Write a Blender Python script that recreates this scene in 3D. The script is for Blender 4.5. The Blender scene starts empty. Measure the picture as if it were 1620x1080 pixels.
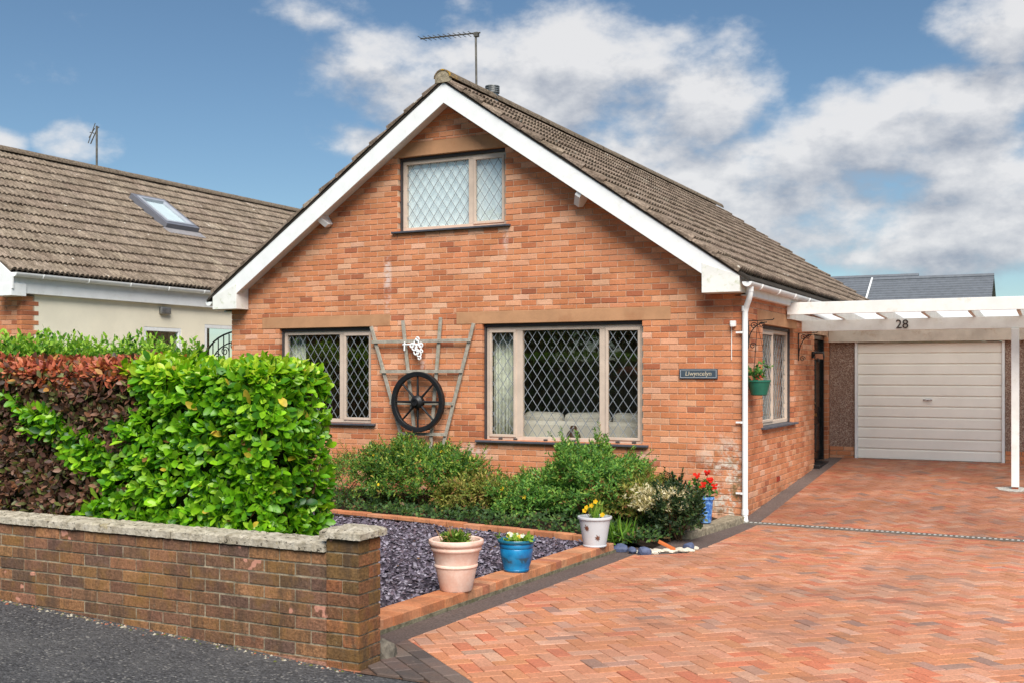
import bpy, math, random
import numpy as np
from mathutils import Vector as V, Matrix

random.seed(7)
rng = np.random.default_rng(11)
scn = bpy.context.scene
col = scn.collection
R = math.radians
PI = math.pi

# ------------------------------------------------------------------ camera
CAM = V((3.451, -12.826, 1.74))
cd = bpy.data.cameras.new('camera')
cam = bpy.data.objects.new('camera', cd)
col.objects.link(cam)
cam.location = CAM
cam.rotation_euler = (R(90), 0, R(26.9))
cd.sensor_width = 36
cd.lens = 1732 / 1620 * 36
cd.shift_y = 50 / 1620
cd.clip_end = 2000
scn.camera = cam

# ------------------------------------------------------------------ light
scn.view_settings.view_transform = 'Standard'
scn.view_settings.look = 'None'
scn.view_settings.gamma = 1
scn.view_settings.exposure = 1.28
SUN_AZ, SUN_EL = 146.0, 47.0        # clockwise from +Y
sl = bpy.data.lights.new('sun', 'SUN')
sl.energy = 2.45
sl.angle = R(40)
sl.color = (1.0, 0.95, 0.88)
so = bpy.data.objects.new('sun', sl)
col.objects.link(so)
sd_ = V((math.sin(R(SUN_AZ)) * math.cos(R(SUN_EL)), math.cos(R(SUN_AZ)) * math.cos(R(SUN_EL)), math.sin(R(SUN_EL))))
so.rotation_euler = (-sd_).to_track_quat('-Z', 'Y').to_euler()

world = bpy.data.worlds.new('World')
scn.world = world
world.use_nodes = True
SKY_STRENGTH = 0.05


def build_world():
    nt = world.node_tree
    nt.nodes.clear()
    N = nt.nodes.new
    L = nt.links.new

    def math_(op, a, b=None, c=None, clamp=False):
        n = N('ShaderNodeMath'); n.operation = op; n.use_clamp = clamp
        for i, x in enumerate((a, b, c)):
            if x is None: continue
            if isinstance(x, (int, float)): n.inputs[i].default_value = x
            else: L(x, n.inputs[i])
        return n.outputs[0]

    def vmath(op, a, b=None):
        n = N('ShaderNodeVectorMath'); n.operation = op
        for i, x in enumerate((a, b)):
            if x is None: continue
            if isinstance(x, tuple): n.inputs[i].default_value = x
            else: L(x, n.inputs[i])
        return n.outputs['Value'] if op == 'LENGTH' else n.outputs[0]

    sky = N('ShaderNodeTexSky'); sky.sky_type = 'NISHITA'; sky.sun_disc = False
    sky.sun_elevation = R(SUN_EL); sky.sun_rotation = R(SUN_AZ)
    sky.air_density = 1.0; sky.dust_density = 0.0; sky.ozone_density = 1.6
    tc = N('ShaderNodeTexCoord')
    d = vmath('NORMALIZE', tc.outputs['Generated'])
    # banks of cumulus seen in this part of the sky: direction, radius, amount
    banks = [((-.4285, .8694, .2462), .20, .36), ((-.5273, .8071, .2600), .13, .33), ((-.315, .9143, .235), .17, .34),
             ((-.5654, .7668, .3138), .085, .25), ((-.5715, .7935, .2092), .065, .27), ((-.1635, .9682, .180), .18, .36),
             ((-.2525, .9531, .165), .16, .33), ((-.0649, .9862, .150), .17, .36), ((-.0538, .9601, .2845), .09, .27),
             ((-.7334, .6527, .190), .058, .30), ((-.7837, .6052, .1875), .045, .28), ((.10, .98, .18), .2, .33),
             ((-.3984, .898, .190), .15, .33), ((-.1128, .9719, .2067), .13, .32)]

    def density(vec):
        base = vmath('MULTIPLY', vec, (1, 1, 1.7))
        no = N('ShaderNodeTexNoise'); no.inputs['Scale'].default_value = 6.5
        no.inputs['Detail'].default_value = 10; no.inputs['Roughness'].default_value = .57
        no.inputs['Distortion'].default_value = .0
        L(base, no.inputs['Vector'])
        acc = None
        for c, r, a in banks:
            df = vmath('MULTIPLY', vmath('SUBTRACT', vec, c), (1, 1, 1.9))
            ln = vmath('LENGTH', df)
            m = math_('MULTIPLY_ADD', ln, -1 / r, 1.0, clamp=True)
            m = math_('MULTIPLY', math_('SMOOTH_MIN', m, .6, .4), a * 2.0)
            acc = m if acc is None else math_('MAXIMUM', acc, m)
        return math_('ADD', math_('MULTIPLY', no.outputs['Fac'], 1.25), acc)

    d0 = density(d)
    d1 = density(vmath('ADD', d, (.012, -.006, .030)))
    mr = N('ShaderNodeMapRange'); mr.interpolation_type = 'SMOOTHSTEP'
    L(d0, mr.inputs[0]); mr.inputs[1].default_value = .76; mr.inputs[2].default_value = 1.0
    relief = math_('SUBTRACT', d0, d1)
    sh = N('ShaderNodeMapRange'); L(relief, sh.inputs[0])
    sh.inputs[1].default_value = -.17; sh.inputs[2].default_value = .17
    cr = N('ShaderNodeValToRGB')
    cr.color_ramp.elements[0].position = .1; cr.color_ramp.elements[0].color = (.150, .166, .198, 1)
    cr.color_ramp.elements[1].position = .9; cr.color_ramp.elements[1].color = (.345, .343, .345, 1)
    L(sh.outputs[0], cr.inputs[0])
    sc_ = N('ShaderNodeVectorMath'); sc_.operation = 'MULTIPLY'
    L(sky.outputs[0], sc_.inputs[0]); sc_.inputs[1].default_value = (.63, .735, .775)
    bg1 = N('ShaderNodeBackground'); L(sc_.outputs[0], bg1.inputs[0]); bg1.inputs[1].default_value = SKY_STRENGTH
    bg2 = N('ShaderNodeBackground'); L(cr.outputs[0], bg2.inputs[0]); bg2.inputs[1].default_value = 1.0
    mx = N('ShaderNodeMixShader')
    L(math_('MULTIPLY', mr.outputs[0], .93), mx.inputs[0]); L(bg1.outputs[0], mx.inputs[1]); L(bg2.outputs[0], mx.inputs[2])
    out = N('ShaderNodeOutputWorld'); L(mx.outputs[0], out.inputs[0])


build_world()


# ------------------------------------------------------------------ materials
def s2l(*c):
    return tuple((x / 255 / 12.92) if x / 255 <= .04045 else ((x / 255 + .055) / 1.055) ** 2.4 for x in c)


class Mat:
    """small node helper"""
    def __init__(s, name, rough=.8, spec=.3):
        s.m = bpy.data.materials.new(name); s.m.use_nodes = True
        s.nt = s.m.node_tree
        s.b = s.nt.nodes['Principled BSDF']
        s.out = s.nt.nodes['Material Output']
        s.b.inputs['Roughness'].default_value = rough
        s.b.inputs['Specular IOR Level'].default_value = spec
        g = s.nt.nodes.new('ShaderNodeNewGeometry'); s.pos = g.outputs['Position']; s.nrm = g.outputs['Normal']

    def n(s, t): return s.nt.nodes.new(t)
    def l(s, a, b): s.nt.links.new(a, b)

    def math(s, op, a, b=None, clamp=False):
        n = s.n('ShaderNodeMath'); n.operation = op; n.use_clamp = clamp
        for i, x in enumerate((a, b)):
            if x is None: continue
            if isinstance(x, (int, float)): n.inputs[i].default_value = x
            else: s.l(x, n.inputs[i])
        return n.outputs[0]

    def noise(s, scale, detail=4, rough=.55, stretch=None, w=0):
        n = s.n('ShaderNodeTexNoise'); n.inputs['Scale'].default_value = scale
        n.inputs['Detail'].default_value = detail; n.inputs['Roughness'].default_value = rough
        mp = s.n('ShaderNodeMapping'); s.l(s.pos, mp.inputs[0])
        mp.inputs['Location'].default_value = (w, w * 1.7, w * .3)
        if stretch: mp.inputs['Scale'].default_value = stretch
        s.l(mp.outputs[0], n.inputs['Vector'])
        return n.outputs['Fac']

    def ramp(s, f, lo, hi, a=0., b=1.):
        n = s.n('ShaderNodeMapRange'); n.interpolation_type = 'SMOOTHSTEP'
        s.l(f, n.inputs[0])
        for i, x in zip((1, 2, 3, 4), (lo, hi, a, b)): n.inputs[i].default_value = x
        return n.outputs[0]

    def mix(s, fac, a, b, mode='MIX'):
        n = s.n('ShaderNodeMix'); n.data_type = 'RGBA'; n.blend_type = mode
        for sock, x in ((n.inputs[0], fac), (n.inputs[6], a), (n.inputs[7], b)):
            if isinstance(x, (int, float)): sock.default_value = x
            elif isinstance(x, tuple): sock.default_value = (*x[:3], 1)
            else: s.l(x, sock)
        return n.outputs[2]

    def tint(s):
        a = s.n('ShaderNodeAttribute'); a.attribute_name = 'Col'
        o = s.n('ShaderNodeObjectInfo')
        return s.mix(1.0, a.outputs['Color'], o.outputs['Color'], 'MULTIPLY')

    def sep(s):
        n = s.n('ShaderNodeSeparateXYZ'); s.l(s.pos, n.inputs[0]); return n.outputs

    def color(s, c):
        if isinstance(c, tuple): s.b.inputs['Base Color'].default_value = (*c[:3], 1)
        else: s.l(c, s.b.inputs['Base Color'])
        return s

    def bump(s, h, strength=.3, dist=.01):
        n = s.n('ShaderNodeBump'); n.inputs['Strength'].default_value = strength; n.inputs['Distance'].default_value = dist
        s.l(h, n.inputs['Height']); s.l(n.outputs[0], s.b.inputs['Normal']); return s


def plain(name, c, rough=.6, spec=.3, var=.15, scale=6, bump=.0, bscale=60, tint=False, dirt=None, dscale=2.5, metal=0):
    m = Mat(name, rough, spec)
    m.b.inputs['Metallic'].default_value = metal
    base = m.tint() if tint else m.mix(0, c, c)
    f = m.noise(scale, 6, .65)
    base = m.mix(1.0, base, m.mix(m.ramp(f, .3, .7), (1 - var,) * 3, (1 + var * .4,) * 3), 'MULTIPLY')
    if dirt:
        base = m.mix(m.ramp(m.noise(dscale, 7, .7, w=3), .52, .72, 0, .8), base, dirt)
    m.color(base)
    if bump: m.bump(m.noise(bscale, 5, .6), bump, .01)
    return m.m


def brick_mat(name, speck=.22, stain=True, rough=.85):
    m = Mat(name, rough, .2)
    base = m.tint()
    f = m.noise(55, 5, .7)
    base = m.mix(1., base, m.mix(m.ramp(f, .28, .72), (1 - speck,) * 3, (1.08,) * 3), 'MULTIPLY')
    g = m.noise(1.6, 5, .6, w=4)
    base = m.mix(1., base, m.mix(m.ramp(g, .3, .7), (.84, .80, .76), (1.07, 1.06, 1.05)), 'MULTIPLY')
    if stain:
        x, y, z = m.sep()
        # splashed, lime-stained corner by the downpipe and drips under the sills
        dx = m.math('ADD', m.math('MULTIPLY', m.math('ABSOLUTE', m.math('ADD', x, .15)), 1.7), m.math('MULTIPLY', m.math('ABSOLUTE', y), 3.))
        k = m.math('SUBTRACT', 1., dx, clamp=True)
        hz = m.ramp(z, .1, 1.45, 1, 0)
        pat = m.ramp(m.noise(9, 7, .75, w=2), .45, .62)
        base = m.mix(m.math('MULTIPLY', m.math('MULTIPLY', k, hz), m.math('MULTIPLY', pat, 1.7), clamp=True), base, s2l(212, 200, 184))
        pat2 = m.ramp(m.noise(7, 6, .7, w=9), .5, .66)
        base = m.mix(m.math('MULTIPLY', m.math('MULTIPLY', k, m.ramp(z, .2, 1.2, 1, 0)), m.math('MULTIPLY', pat2, 1.2), clamp=True), base, s2l(112, 94, 58))
        lo = m.math('MULTIPLY', m.ramp(z, .0, .55, 1, 0), m.ramp(m.noise(5, 6, .7, w=6), .42, .62))
        base = m.mix(m.math('MULTIPLY', lo, .5), base, s2l(120, 85, 65))
        # lime bloom under window ends
        for cx, cz, rx, rz, am in ((-3.6, .72, .32, .12, .8), (-5.0, 3.1, .08, .6, .8), (-3.15, 3.5, .05, .3, .6), (-6.6, .8, .3, .2, .5), (-1.2, .7, .2, .12, .5), (-4.42, 1.85, .06, .14, .6)):
            e = m.math('ADD', m.math('POWER', m.math('DIVIDE', m.math('ABSOLUTE', m.math('SUBTRACT', x, cx)), rx), 2.), m.math('POWER', m.math('DIVIDE', m.math('ABSOLUTE', m.math('SUBTRACT', z, cz)), rz), 2.))
            e = m.math('MULTIPLY', m.math('SUBTRACT', 1., e, clamp=True), m.ramp(m.noise(11, 6, .7, w=cx), .42, .6, 0, am))
            base = m.mix(e, base, s2l(215, 195, 185))
    m.color(base)
    m.bump(m.noise(90, 6, .7), .35, .006)
    return m.m


M = {}
M['brick'] = brick_mat('house_brick')
M['mortar'] = plain('mortar', s2l(206, 172, 144), .95, .1, .35, 8, .3, 120)
M['oldmortar'] = plain('old_mortar', s2l(158, 146, 124), .95, .1, .5, 22, .7, 60, dirt=s2l(84, 70, 50), dscale=7)


def old_brick():
    m = Mat('garden_wall_brick', .92, .15)
    base = m.tint()
    base = m.mix(1., base, m.mix(m.ramp(m.noise(60, 6, .75), .28, .72), (.5,) * 3, (1.4,) * 3), 'MULTIPLY')
    base = m.mix(m.ramp(m.noise(3.6, 7, .72, stretch=(1, 1, .8), w=1), .46, .66, 0, .65), base, s2l(136, 102, 56))
    base = m.mix(m.ramp(m.noise(4.5, 7, .75, stretch=(1.8, 1.8, .45), w=5), .47, .66, 0, .7), base, s2l(80, 66, 56))
    base = m.mix(m.ramp(m.noise(20, 7, .8, w=8), .58, .70, 0, .5), base, s2l(150, 138, 116))
    base = m.mix(m.ramp(m.noise(4.2, 3, .6, w=12.6), .655, .675, 0, .92), base, s2l(204, 146, 124))
    m.color(base); m.bump(m.noise(45, 7, .75), .8, .014)
    return m.m


M['oldbrick'] = old_brick()


def coping_mat():
    m = Mat('weathered_coping', .95, .1)
    base = m.mix(m.ramp(m.noise(14, 7, .7), .3, .7), s2l(160, 148, 126), s2l(222, 212, 192))
    base = m.mix(m.ramp(m.noise(34, 5, .7, w=3), .57, .63, 0, .9), base, s2l(60, 54, 46))
    base = m.mix(m.ramp(m.noise(6, 5, .7, w=7), .62, .72, 0, .5), base, s2l(170, 150, 90))
    m.color(base); m.bump(m.noise(60, 7, .75), .9, .02)
    return m.m


M['coping'] = coping_mat()
M['lintel'] = plain('sandy_concrete', s2l(186, 140, 104), .9, .15, .16, 3, .3, 150, dirt=s2l(165, 115, 82), dscale=1.6)
M['white'] = plain('white_paint', s2l(236, 237, 235), .5, .35, .06, 4, .05, 30, dirt=s2l(222, 221, 214), dscale=6)
M['whiteweather'] = plain('weathered_white_paint', s2l(234, 232, 226), .6, .3, .08, 5, .08, 40, dirt=s2l(216, 211, 198), dscale=7)
M['algae'] = plain('algae_stained_white_paint', s2l(232, 231, 224), .6, .3, .08, 5, .08, 40, dirt=s2l(186, 192, 158), dscale=11)
M['cream'] = plain('cream_render', s2l(243, 234, 210), .85, .15, .06, 2, .25, 130)
M['frame'] = plain('faded_tan_window_frame', s2l(204, 184, 166), .5, .35, .12, 5)
M['darkframe'] = plain('dark_grey_subframe', s2l(70, 66, 66), .6, .3, .2, 8)
M['sill'] = plain('dark_slate_sill', s2l(78, 80, 88), .55, .4, .25, 9, .1, 60)
M['lead'] = plain('lead_strip', s2l(134, 139, 143), .5, .5, .25, 14)
M['black'] = plain('black_paint', (.012, .012, .013), .45, .45, .3, 20, .2, 70)
M['blackgloss'] = plain('gloss_black_door', (.010, .010, .011), .22, .5, .2, 6)
M['iron'] = plain('black_iron', (.014, .013, .012), .5, .4, .3, 30)
M['brass'] = plain('brass', s2l(190, 150, 70), .3, .5, .1, 30, metal=1)
M['chrome'] = plain('chrome', s2l(200, 200, 200), .25, .5, .1, 30, metal=1)
M['galv'] = plain('galvanised_metal', s2l(150, 150, 148), .45, .5, .3, 12, metal=.7)
M['aerial'] = plain('weathered_aluminium', s2l(110, 106, 98), .5, .4, .4, 14, metal=.4)
M['trellis'] = plain('greyed_timber', s2l(168, 160, 146), .85, .15, .3, 18, .4, 70, dirt=s2l(130, 138, 112), dscale=8)
M['doorwhite'] = plain('garage_door_white', s2l(247, 242, 231), .5, .3, .05, 2)
M['garagefascia'] = plain('garage_fascia', s2l(206, 194, 178), .7, .2, .16, 4, dirt=s2l(168, 140, 112), dscale=5)
M['jamb'] = M['white']
M['tile'] = None


def tile_mat(name, lichen=True):
    m = Mat(name, .95, .1)
    base = m.tint()
    base = m.mix(1., base, m.mix(m.ramp(m.noise(40, 6, .75), .28, .72), (.5,) * 3, (1.35,) * 3), 'MULTIPLY')
    base = m.mix(m.ramp(m.noise(2.2, 6, .7, w=3), .48, .66, 0, .35), base, s2l(96, 82, 66))
    base = m.mix(m.ramp(m.noise(13, 6, .75, w=5), .56, .68, 0, .7), base, s2l(70, 58, 46))
    # streaks down the slope put the ribs' light and shade into the colour
    base = m.mix(1., base, m.mix(m.ramp(m.noise(26, 4, .7, stretch=(.16, 1.0, .16), w=11), .36, .64), (.62, .60, .58), (1.22, 1.21, 1.2)), 'MULTIPLY')
    if lichen:
        base = m.mix(m.ramp(m.noise(7, 3, .6, w=9), .70, .72, 0, .85), base, s2l(205, 200, 186))
    m.color(base); m.bump(m.noise(45, 7, .75), .8, .02)
    return m.m


M['tile'] = tile_mat('weathered_concrete_tile')
M['slate'] = plain('grey_roof_tile', s2l(112, 116, 122), .7, .3, .15, 5)


def ridge_mat():
    m = Mat('ridge_tile', .95, .1)
    base = m.mix(m.ramp(m.noise(25, 6, .75), .3, .7), s2l(92, 80, 68), s2l(148, 132, 114))
    x, y, z = m.sep()
    base = m.mix(m.ramp(m.noise(9, 5, .7, w=2), .55, .64, 0, .8), base, s2l(80, 70, 56))
    k = m.math('MULTIPLY', m.ramp(y, -.32, .0, 1, 0), m.ramp(m.noise(8, 5, .7, w=4), .42, .6))
    base = m.mix(k, base, s2l(190, 146, 40))
    m.color(base); m.bump(m.noise(40, 7, .75), .9, .02)
    return m.m


M['ridge'] = ridge_mat()


def pebbledash():
    m = Mat('pebbledash', .85, .25)
    v = m.n('ShaderNodeTexVoronoi'); v.inputs['Scale'].default_value = 95
    m.l(m.pos, v.inputs['Vector'])
    c = m.n('ShaderNodeValToRGB')
    cs = [s2l(150, 120, 104), s2l(178, 150, 132), s2l(128, 100, 88), s2l(196, 176, 158), s2l(140, 108, 92)]
    c.color_ramp.interpolation = 'CONSTANT'
    c.color_ramp.elements[0].color = (*cs[0], 1); c.color_ramp.elements[1].color = (*cs[4], 1); c.color_ramp.elements[1].position = .8
    for i in (1, 2, 3):
        e = c.color_ramp.elements.new(i * .2); e.color = (*cs[i], 1)
    sp = m.n('ShaderNodeSeparateColor'); m.l(v.outputs['Color'], sp.inputs[0]); m.l(sp.outputs[0], c.inputs[0])
    m.color(m.mix(m.ramp(m.noise(3, 4), .35, .7, 0, .3), c.outputs[0], s2l(125, 100, 86)))
    m.bump(m.math('SUBTRACT', 1., v.outputs['Distance']), .8, .01)
    return m.m


M['pebble'] = pebbledash()


def glass_mat():
    m = Mat('window_glass')
    nt = m.nt
    tr = m.n('ShaderNodeBsdfTransparent'); tr.inputs[0].default_value = (.90, .93, .92, 1)
    gl = m.n('ShaderNodeBsdfGlossy'); gl.inputs['Roughness'].default_value = .0; gl.inputs[0].default_value = (.95, .97, 1, 1)
    lw = m.n('ShaderNodeLayerWeight')      # same reflectance from either side of the thin pane
    fre = m.math('ADD', m.math('MULTIPLY', m.math('POWER', lw.outputs['Facing'], 5.), .86), .13)
    bp = m.n('ShaderNodeBump'); bp.inputs['Strength'].default_value = .02; bp.inputs['Distance'].default_value = .02
    m.l(m.noise(2.2, 2, .4), bp.inputs['Height']); m.l(bp.outputs[0], gl.inputs['Normal'])
    mx = m.n('ShaderNodeMixShader')
    m.l(fre, mx.inputs[0])
    m.l(tr.outputs[0], mx.inputs[1]); m.l(gl.outputs[0], mx.inputs[2]); m.l(mx.outputs[0], m.out.inputs[0])
    return m.m


M['glass'] = glass_mat()


def leaf_mat(name, rough=.4, spec=.4, trans=.3):
    m = Mat(name, rough, spec)
    base = m.tint()
    base = m.mix(1., base, m.mix(m.ramp(m.noise(30, 3, .6), .3, .7), (.8,) * 3, (1.15,) * 3), 'MULTIPLY')
    m.color(base)
    t = m.n('ShaderNodeBsdfTranslucent')
    m.l(m.mix(1., base, (1.1, 1.2, .5), 'MULTIPLY'), t.inputs[0])
    mx = m.n('ShaderNodeMixShader'); mx.inputs[0].default_value = trans
    m.l(m.b.outputs[0], mx.inputs[1]); m.l(t.outputs[0], mx.inputs[2]); m.l(mx.outputs[0], m.out.inputs[0])
    return m.m


M['laurel'] = leaf_mat('laurel_leaf', .36, .45, .40)
M['beech'] = leaf_mat('copper_beech_leaf', .45, .35, .3)
M['leaf'] = leaf_mat('shrub_leaf', .5, .3, .38)
M['petal'] = leaf_mat('petal', .6, .2, .3)
M['twig'] = plain('twig_bark', s2l(104, 80, 58), .9, .1, .4, 30)
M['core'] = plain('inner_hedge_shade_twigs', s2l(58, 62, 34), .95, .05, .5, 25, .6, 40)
M['bark'] = plain('bark', s2l(84, 70, 56), .95, .1, .4, 12, .6, 30)


def asphalt():
    m = Mat('asphalt', .88, .3)
    v = m.n('ShaderNodeTexVoronoi'); v.inputs['Scale'].default_value = 75; m.l(m.pos, v.inputs['Vector'])
    sp = m.n('ShaderNodeSeparateColor'); m.l(v.outputs['Color'], sp.inputs[0])
    base = m.mix(m.ramp(sp.outputs[0], 0, 1), s2l(52, 52, 53), s2l(100, 99, 100))
    base = m.mix(m.ramp(m.noise(40, 5, .75), .3, .7, 0, .55), base, s2l(70, 69, 70))
    base = m.mix(m.ramp(sp.outputs[1], .93, .97, 0, .7), base, s2l(150, 146, 140))
    base = m.mix(m.ramp(m.noise(1.3, 6, .65, w=2), .42, .68, 0, .4), base, s2l(104, 102, 100))
    m.color(base)
    m.bump(m.math('ADD', m.math('SUBTRACT', 1., v.outputs['Distance']), m.noise(60, 4, .7)), 1.0, .010)
    return m.m


M['asphalt'] = asphalt()


def tarmac_strip():
    m = Mat('dark_tarmac_strip', .85, .25)
    base = m.mix(m.ramp(m.noise(60, 5, .7), .3, .7), s2l(78, 66, 62), s2l(120, 105, 98))
    base = m.mix(m.ramp(m.noise(2.3, 5, .65, w=2), .4, .7, 0, .5), base, s2l(84, 72, 66))
    m.color(base); m.bump(m.noise(90, 5, .7), .6, .008)
    return m.m


M['strip'] = tarmac_strip()


def paver_mat():
    m = Mat('block_paver', .68, .35)
    base = m.tint()
    base = m.mix(1., base, m.mix(m.ramp(m.noise(70, 5, .75), .28, .72), (.70,) * 3, (1.2,) * 3), 'MULTIPLY')
    base = m.mix(m.ramp(m.noise(.75, 6, .6, w=2), .42, .68, 0, .45), base, s2l(150, 106, 84))
    base = m.mix(m.ramp(m.noise(1.9, 7, .7, stretch=(.6, 1.3, 1), w=6), .50, .70, 0, .55), base, s2l(116, 90, 76))
    base = m.mix(m.ramp(m.noise(18, 6, .8, w=9), .62, .74, 0, .3), base, s2l(222, 196, 176))
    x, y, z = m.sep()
    # darker, browner blocks further up the drive, with oil and moss marks of their own shape
    drive_tone = m.math('MULTIPLY', m.ramp(m.math('ADD', y, m.math('MULTIPLY', m.noise(.9, 5, .6, w=21), 3.)), -1.2, 3.0), m.ramp(m.noise(1.4, 6, .7, w=15), .3, .62, .55, .95))
    base = m.mix(m.math('MULTIPLY', drive_tone, .9), base, m.mix(1., base, (.42, .36, .33), 'MULTIPLY'))
    base = m.mix(m.ramp(m.noise(2.6, 4, .6, w=33), .64, .74, 0, .5), base, s2l(92, 76, 66))
    m.color(base); m.bump(m.noise(80, 6, .75), .35, .006)
    return m.m


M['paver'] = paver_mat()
M['sand'] = plain('joint_sand', s2l(112, 88, 74), .95, .1, .4, 30, .4, 150)
M['soil'] = plain('dark_soil', s2l(52, 42, 34), .95, .1, .5, 14, .8, 40)
M['slatebase'] = plain('slate_chip_bed', s2l(62, 55, 64), .9, .2, .5, 30, .8, 60)
M['chip'] = plain('purple_slate', (1, 1, 1), .6, .4, .3, 40, tint=True)
M['ground'] = plain('grass_ground', s2l(88, 98, 58), .95, .1, .4, 3, .5, 40)
M['inside'] = plain('interior_wall', s2l(196, 186, 170), .9, .1, .05, 2)
M['sofa'] = plain('cream_upholstery', s2l(226, 216, 200), .9, .1, .08, 5, .2, 60)
M['curtain'] = plain('pale_curtain', s2l(222, 222, 204), .9, .1, .25, 9)
M['blind'] = plain('pale_window_blind', s2l(240, 248, 248), .8, .1, .06, 3)
def poly_sheet():
    m = Mat('translucent_roof_sheet', .4, .3)
    tl = m.n('ShaderNodeBsdfTranslucent'); tl.inputs[0].default_value = (.96, .97, .96, 1)
    tp = m.n('ShaderNodeBsdfTransparent'); tp.inputs[0].default_value = (.9, .92, .92, 1)
    a = m.n('ShaderNodeMixShader'); a.inputs[0].default_value = .30; m.l(tl.outputs[0], a.inputs[1]); m.l(tp.outputs[0], a.inputs[2])
    b = m.n('ShaderNodeMixShader'); b.inputs[0].default_value = .97; m.color((.85, .86, .85)); m.l(m.b.outputs[0], b.inputs[1]); m.l(a.outputs[0], b.inputs[2])
    m.l(b.outputs[0], m.out.inputs[0]); return m.m


M['poly'] = poly_sheet()


# ------------------------------------------------------------------ mesh helpers
WL = {}     # world translation of parents


class MB:
    def __init__(s):
        s.v = []; s.f = []; s.c = []; s.M = None

    def add(s, vs, fs, c=(1, 1, 1)):
        o = len(s.v)
        if s.M is not None: vs = [s.M @ V(p) for p in vs]
        s.v += [tuple(p) for p in vs]
        s.f += [tuple(i + o for i in f) for f in fs]
        s.c += [c] * len(vs)
        return s

    def box(s, x0, x1, y0, y1, z0, z1, c=(1, 1, 1)):
        vs = [(x0, y0, z0), (x1, y0, z0), (x1, y1, z0), (x0, y1, z0), (x0, y0, z1), (x1, y0, z1), (x1, y1, z1), (x0, y1, z1)]
        return s.add(vs, [(0, 3, 2, 1), (4, 5, 6, 7), (0, 1, 5, 4), (1, 2, 6, 5), (2, 3, 7, 6), (3, 0, 4, 7)], c)

    def beam(s, p, q, w, h, up=(0, 0, 1), c=(1, 1, 1)):
        """bar from p to q, w across, h along up"""
        p, q, up = V(p), V(q), V(up)
        d = (q - p).normalized(); a = d.cross(up).normalized() * w / 2; b = a.cross(d).normalized() * h / 2
        vs = [p - a - b, p + a - b, p + a + b, p - a + b, q - a - b, q + a - b, q + a + b, q - a + b]
        return s.add(vs, [(0, 3, 2, 1), (4, 5, 6, 7), (0, 1, 5, 4), (1, 2, 6, 5), (2, 3, 7, 6), (3, 0, 4, 7)][::1], c)

    def tube(s, pts, r, n=8, c=(1, 1, 1), closed=False):
        pts = [V(p) for p in pts]
        rs = r if isinstance(r, (list, tuple)) else [r] * len(pts)
        vs, fs = [], []
        m = len(pts)
        ref = None
        for i, p in enumerate(pts):
            if closed: d = pts[(i + 1) % m] - pts[i - 1]
            else: d = (pts[min(i + 1, m - 1)] - pts[max(i - 1, 0)])
            d.normalize()
            if ref is None: ref = V((0, 0, 1)) if abs(d.z) < .9 else V((1, 0, 0))
            a = d.cross(ref).normalized(); b = a.cross(d).normalized(); ref = b if abs(b.dot(d)) < .1 else ref
            for k in range(n):
                t = 2 * PI * k / n
                vs.append(p + (a * math.cos(t) + b * math.sin(t)) * rs[i])
        for i in range(m if closed else m - 1):
            j = (i + 1) % m
            for k in range(n):
                k2 = (k + 1) % n
                fs.append((i * n + k, i * n + k2, j * n + k2, j * n + k))
        if not closed:
            fs.append(tuple(range(n))[::-1]); fs.append(tuple((m - 1) * n + k for k in range(n)))
        return s.add(vs, fs, c)

    def lathe(s, prof, o=(0, 0, 0), n=32, c=(1, 1, 1)):
        o = V(o); vs, fs = [], []
        for r, z in prof:
            for k in range(n):
                t = 2 * PI * k / n
                vs.append(o + V((r * math.cos(t), r * math.sin(t), z)))
        for i in range(len(prof) - 1):
            for k in range(n):
                k2 = (k + 1) % n
                fs.append((i * n + k, i * n + k2, (i + 1) * n + k2, (i + 1) * n + k))
        return s.add(vs, fs, c)

    def prism(s, poly, ext, c=(1, 1, 1)):
        """planar polygon (list of 3D) swept by ext"""
        n = len(poly); e = V(ext); vs = [V(p) for p in poly] + [V(p) + e for p in poly]
        fs = [tuple(range(n)), tuple(range(2 * n - 1, n - 1, -1))] + [(i, i + n, (i + 1) % n + n, (i + 1) % n) for i in range(n)]
        return s.add(vs, fs, c)

    def build(s, name, mat, parent=None, smooth=False, bev=0, kind=None, origin=None):
        me = bpy.data.meshes.new(name)
        org = V((0, 0, 0))
        if parent is None or origin is not None:
            if origin is not None: org = V(origin)
            else:
                a = np.array(s.v); org = V(((a[:, 0].min() + a[:, 0].max()) / 2, (a[:, 1].min() + a[:, 1].max()) / 2, a[:, 2].min()))
        me.from_pydata([tuple(V(p) - org) for p in s.v], [], s.f)
        ca = me.color_attributes.new('Col', 'FLOAT_COLOR', 'POINT')
        arr = np.ones((len(s.v), 4), 'f'); arr[:, :3] = np.array(s.c, 'f').reshape(-1, 3)
        ca.data.foreach_set('color', arr.ravel())
        me.materials.append(M[mat] if isinstance(mat, str) else mat)
        import bmesh
        bm = bmesh.new(); bm.from_mesh(me)
        if len(s.f) > 1: bmesh.ops.recalc_face_normals(bm, faces=bm.faces); bm.to_mesh(me); bm.free()
        if smooth: me.polygons.foreach_set('use_smooth', [True] * len(me.polygons))
        o = bpy.data.objects.new(name, me); col.objects.link(o)
        place(o, org, parent)
        if bev:
            b = o.modifiers.new('bevel', 'BEVEL'); b.width = bev; b.segments = 2; b.limit_method = 'ANGLE'; b.angle_limit = R(40)
        if smooth == 'auto' or (smooth and bev): pass
        if kind: o['kind'] = kind
        return o


def place(o, world, parent):
    if parent is not None:
        o.parent = parent
        o.location = V(world) - WL[parent.name]
    else:
        o.location = world
    WL[o.name] = V(world)


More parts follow.
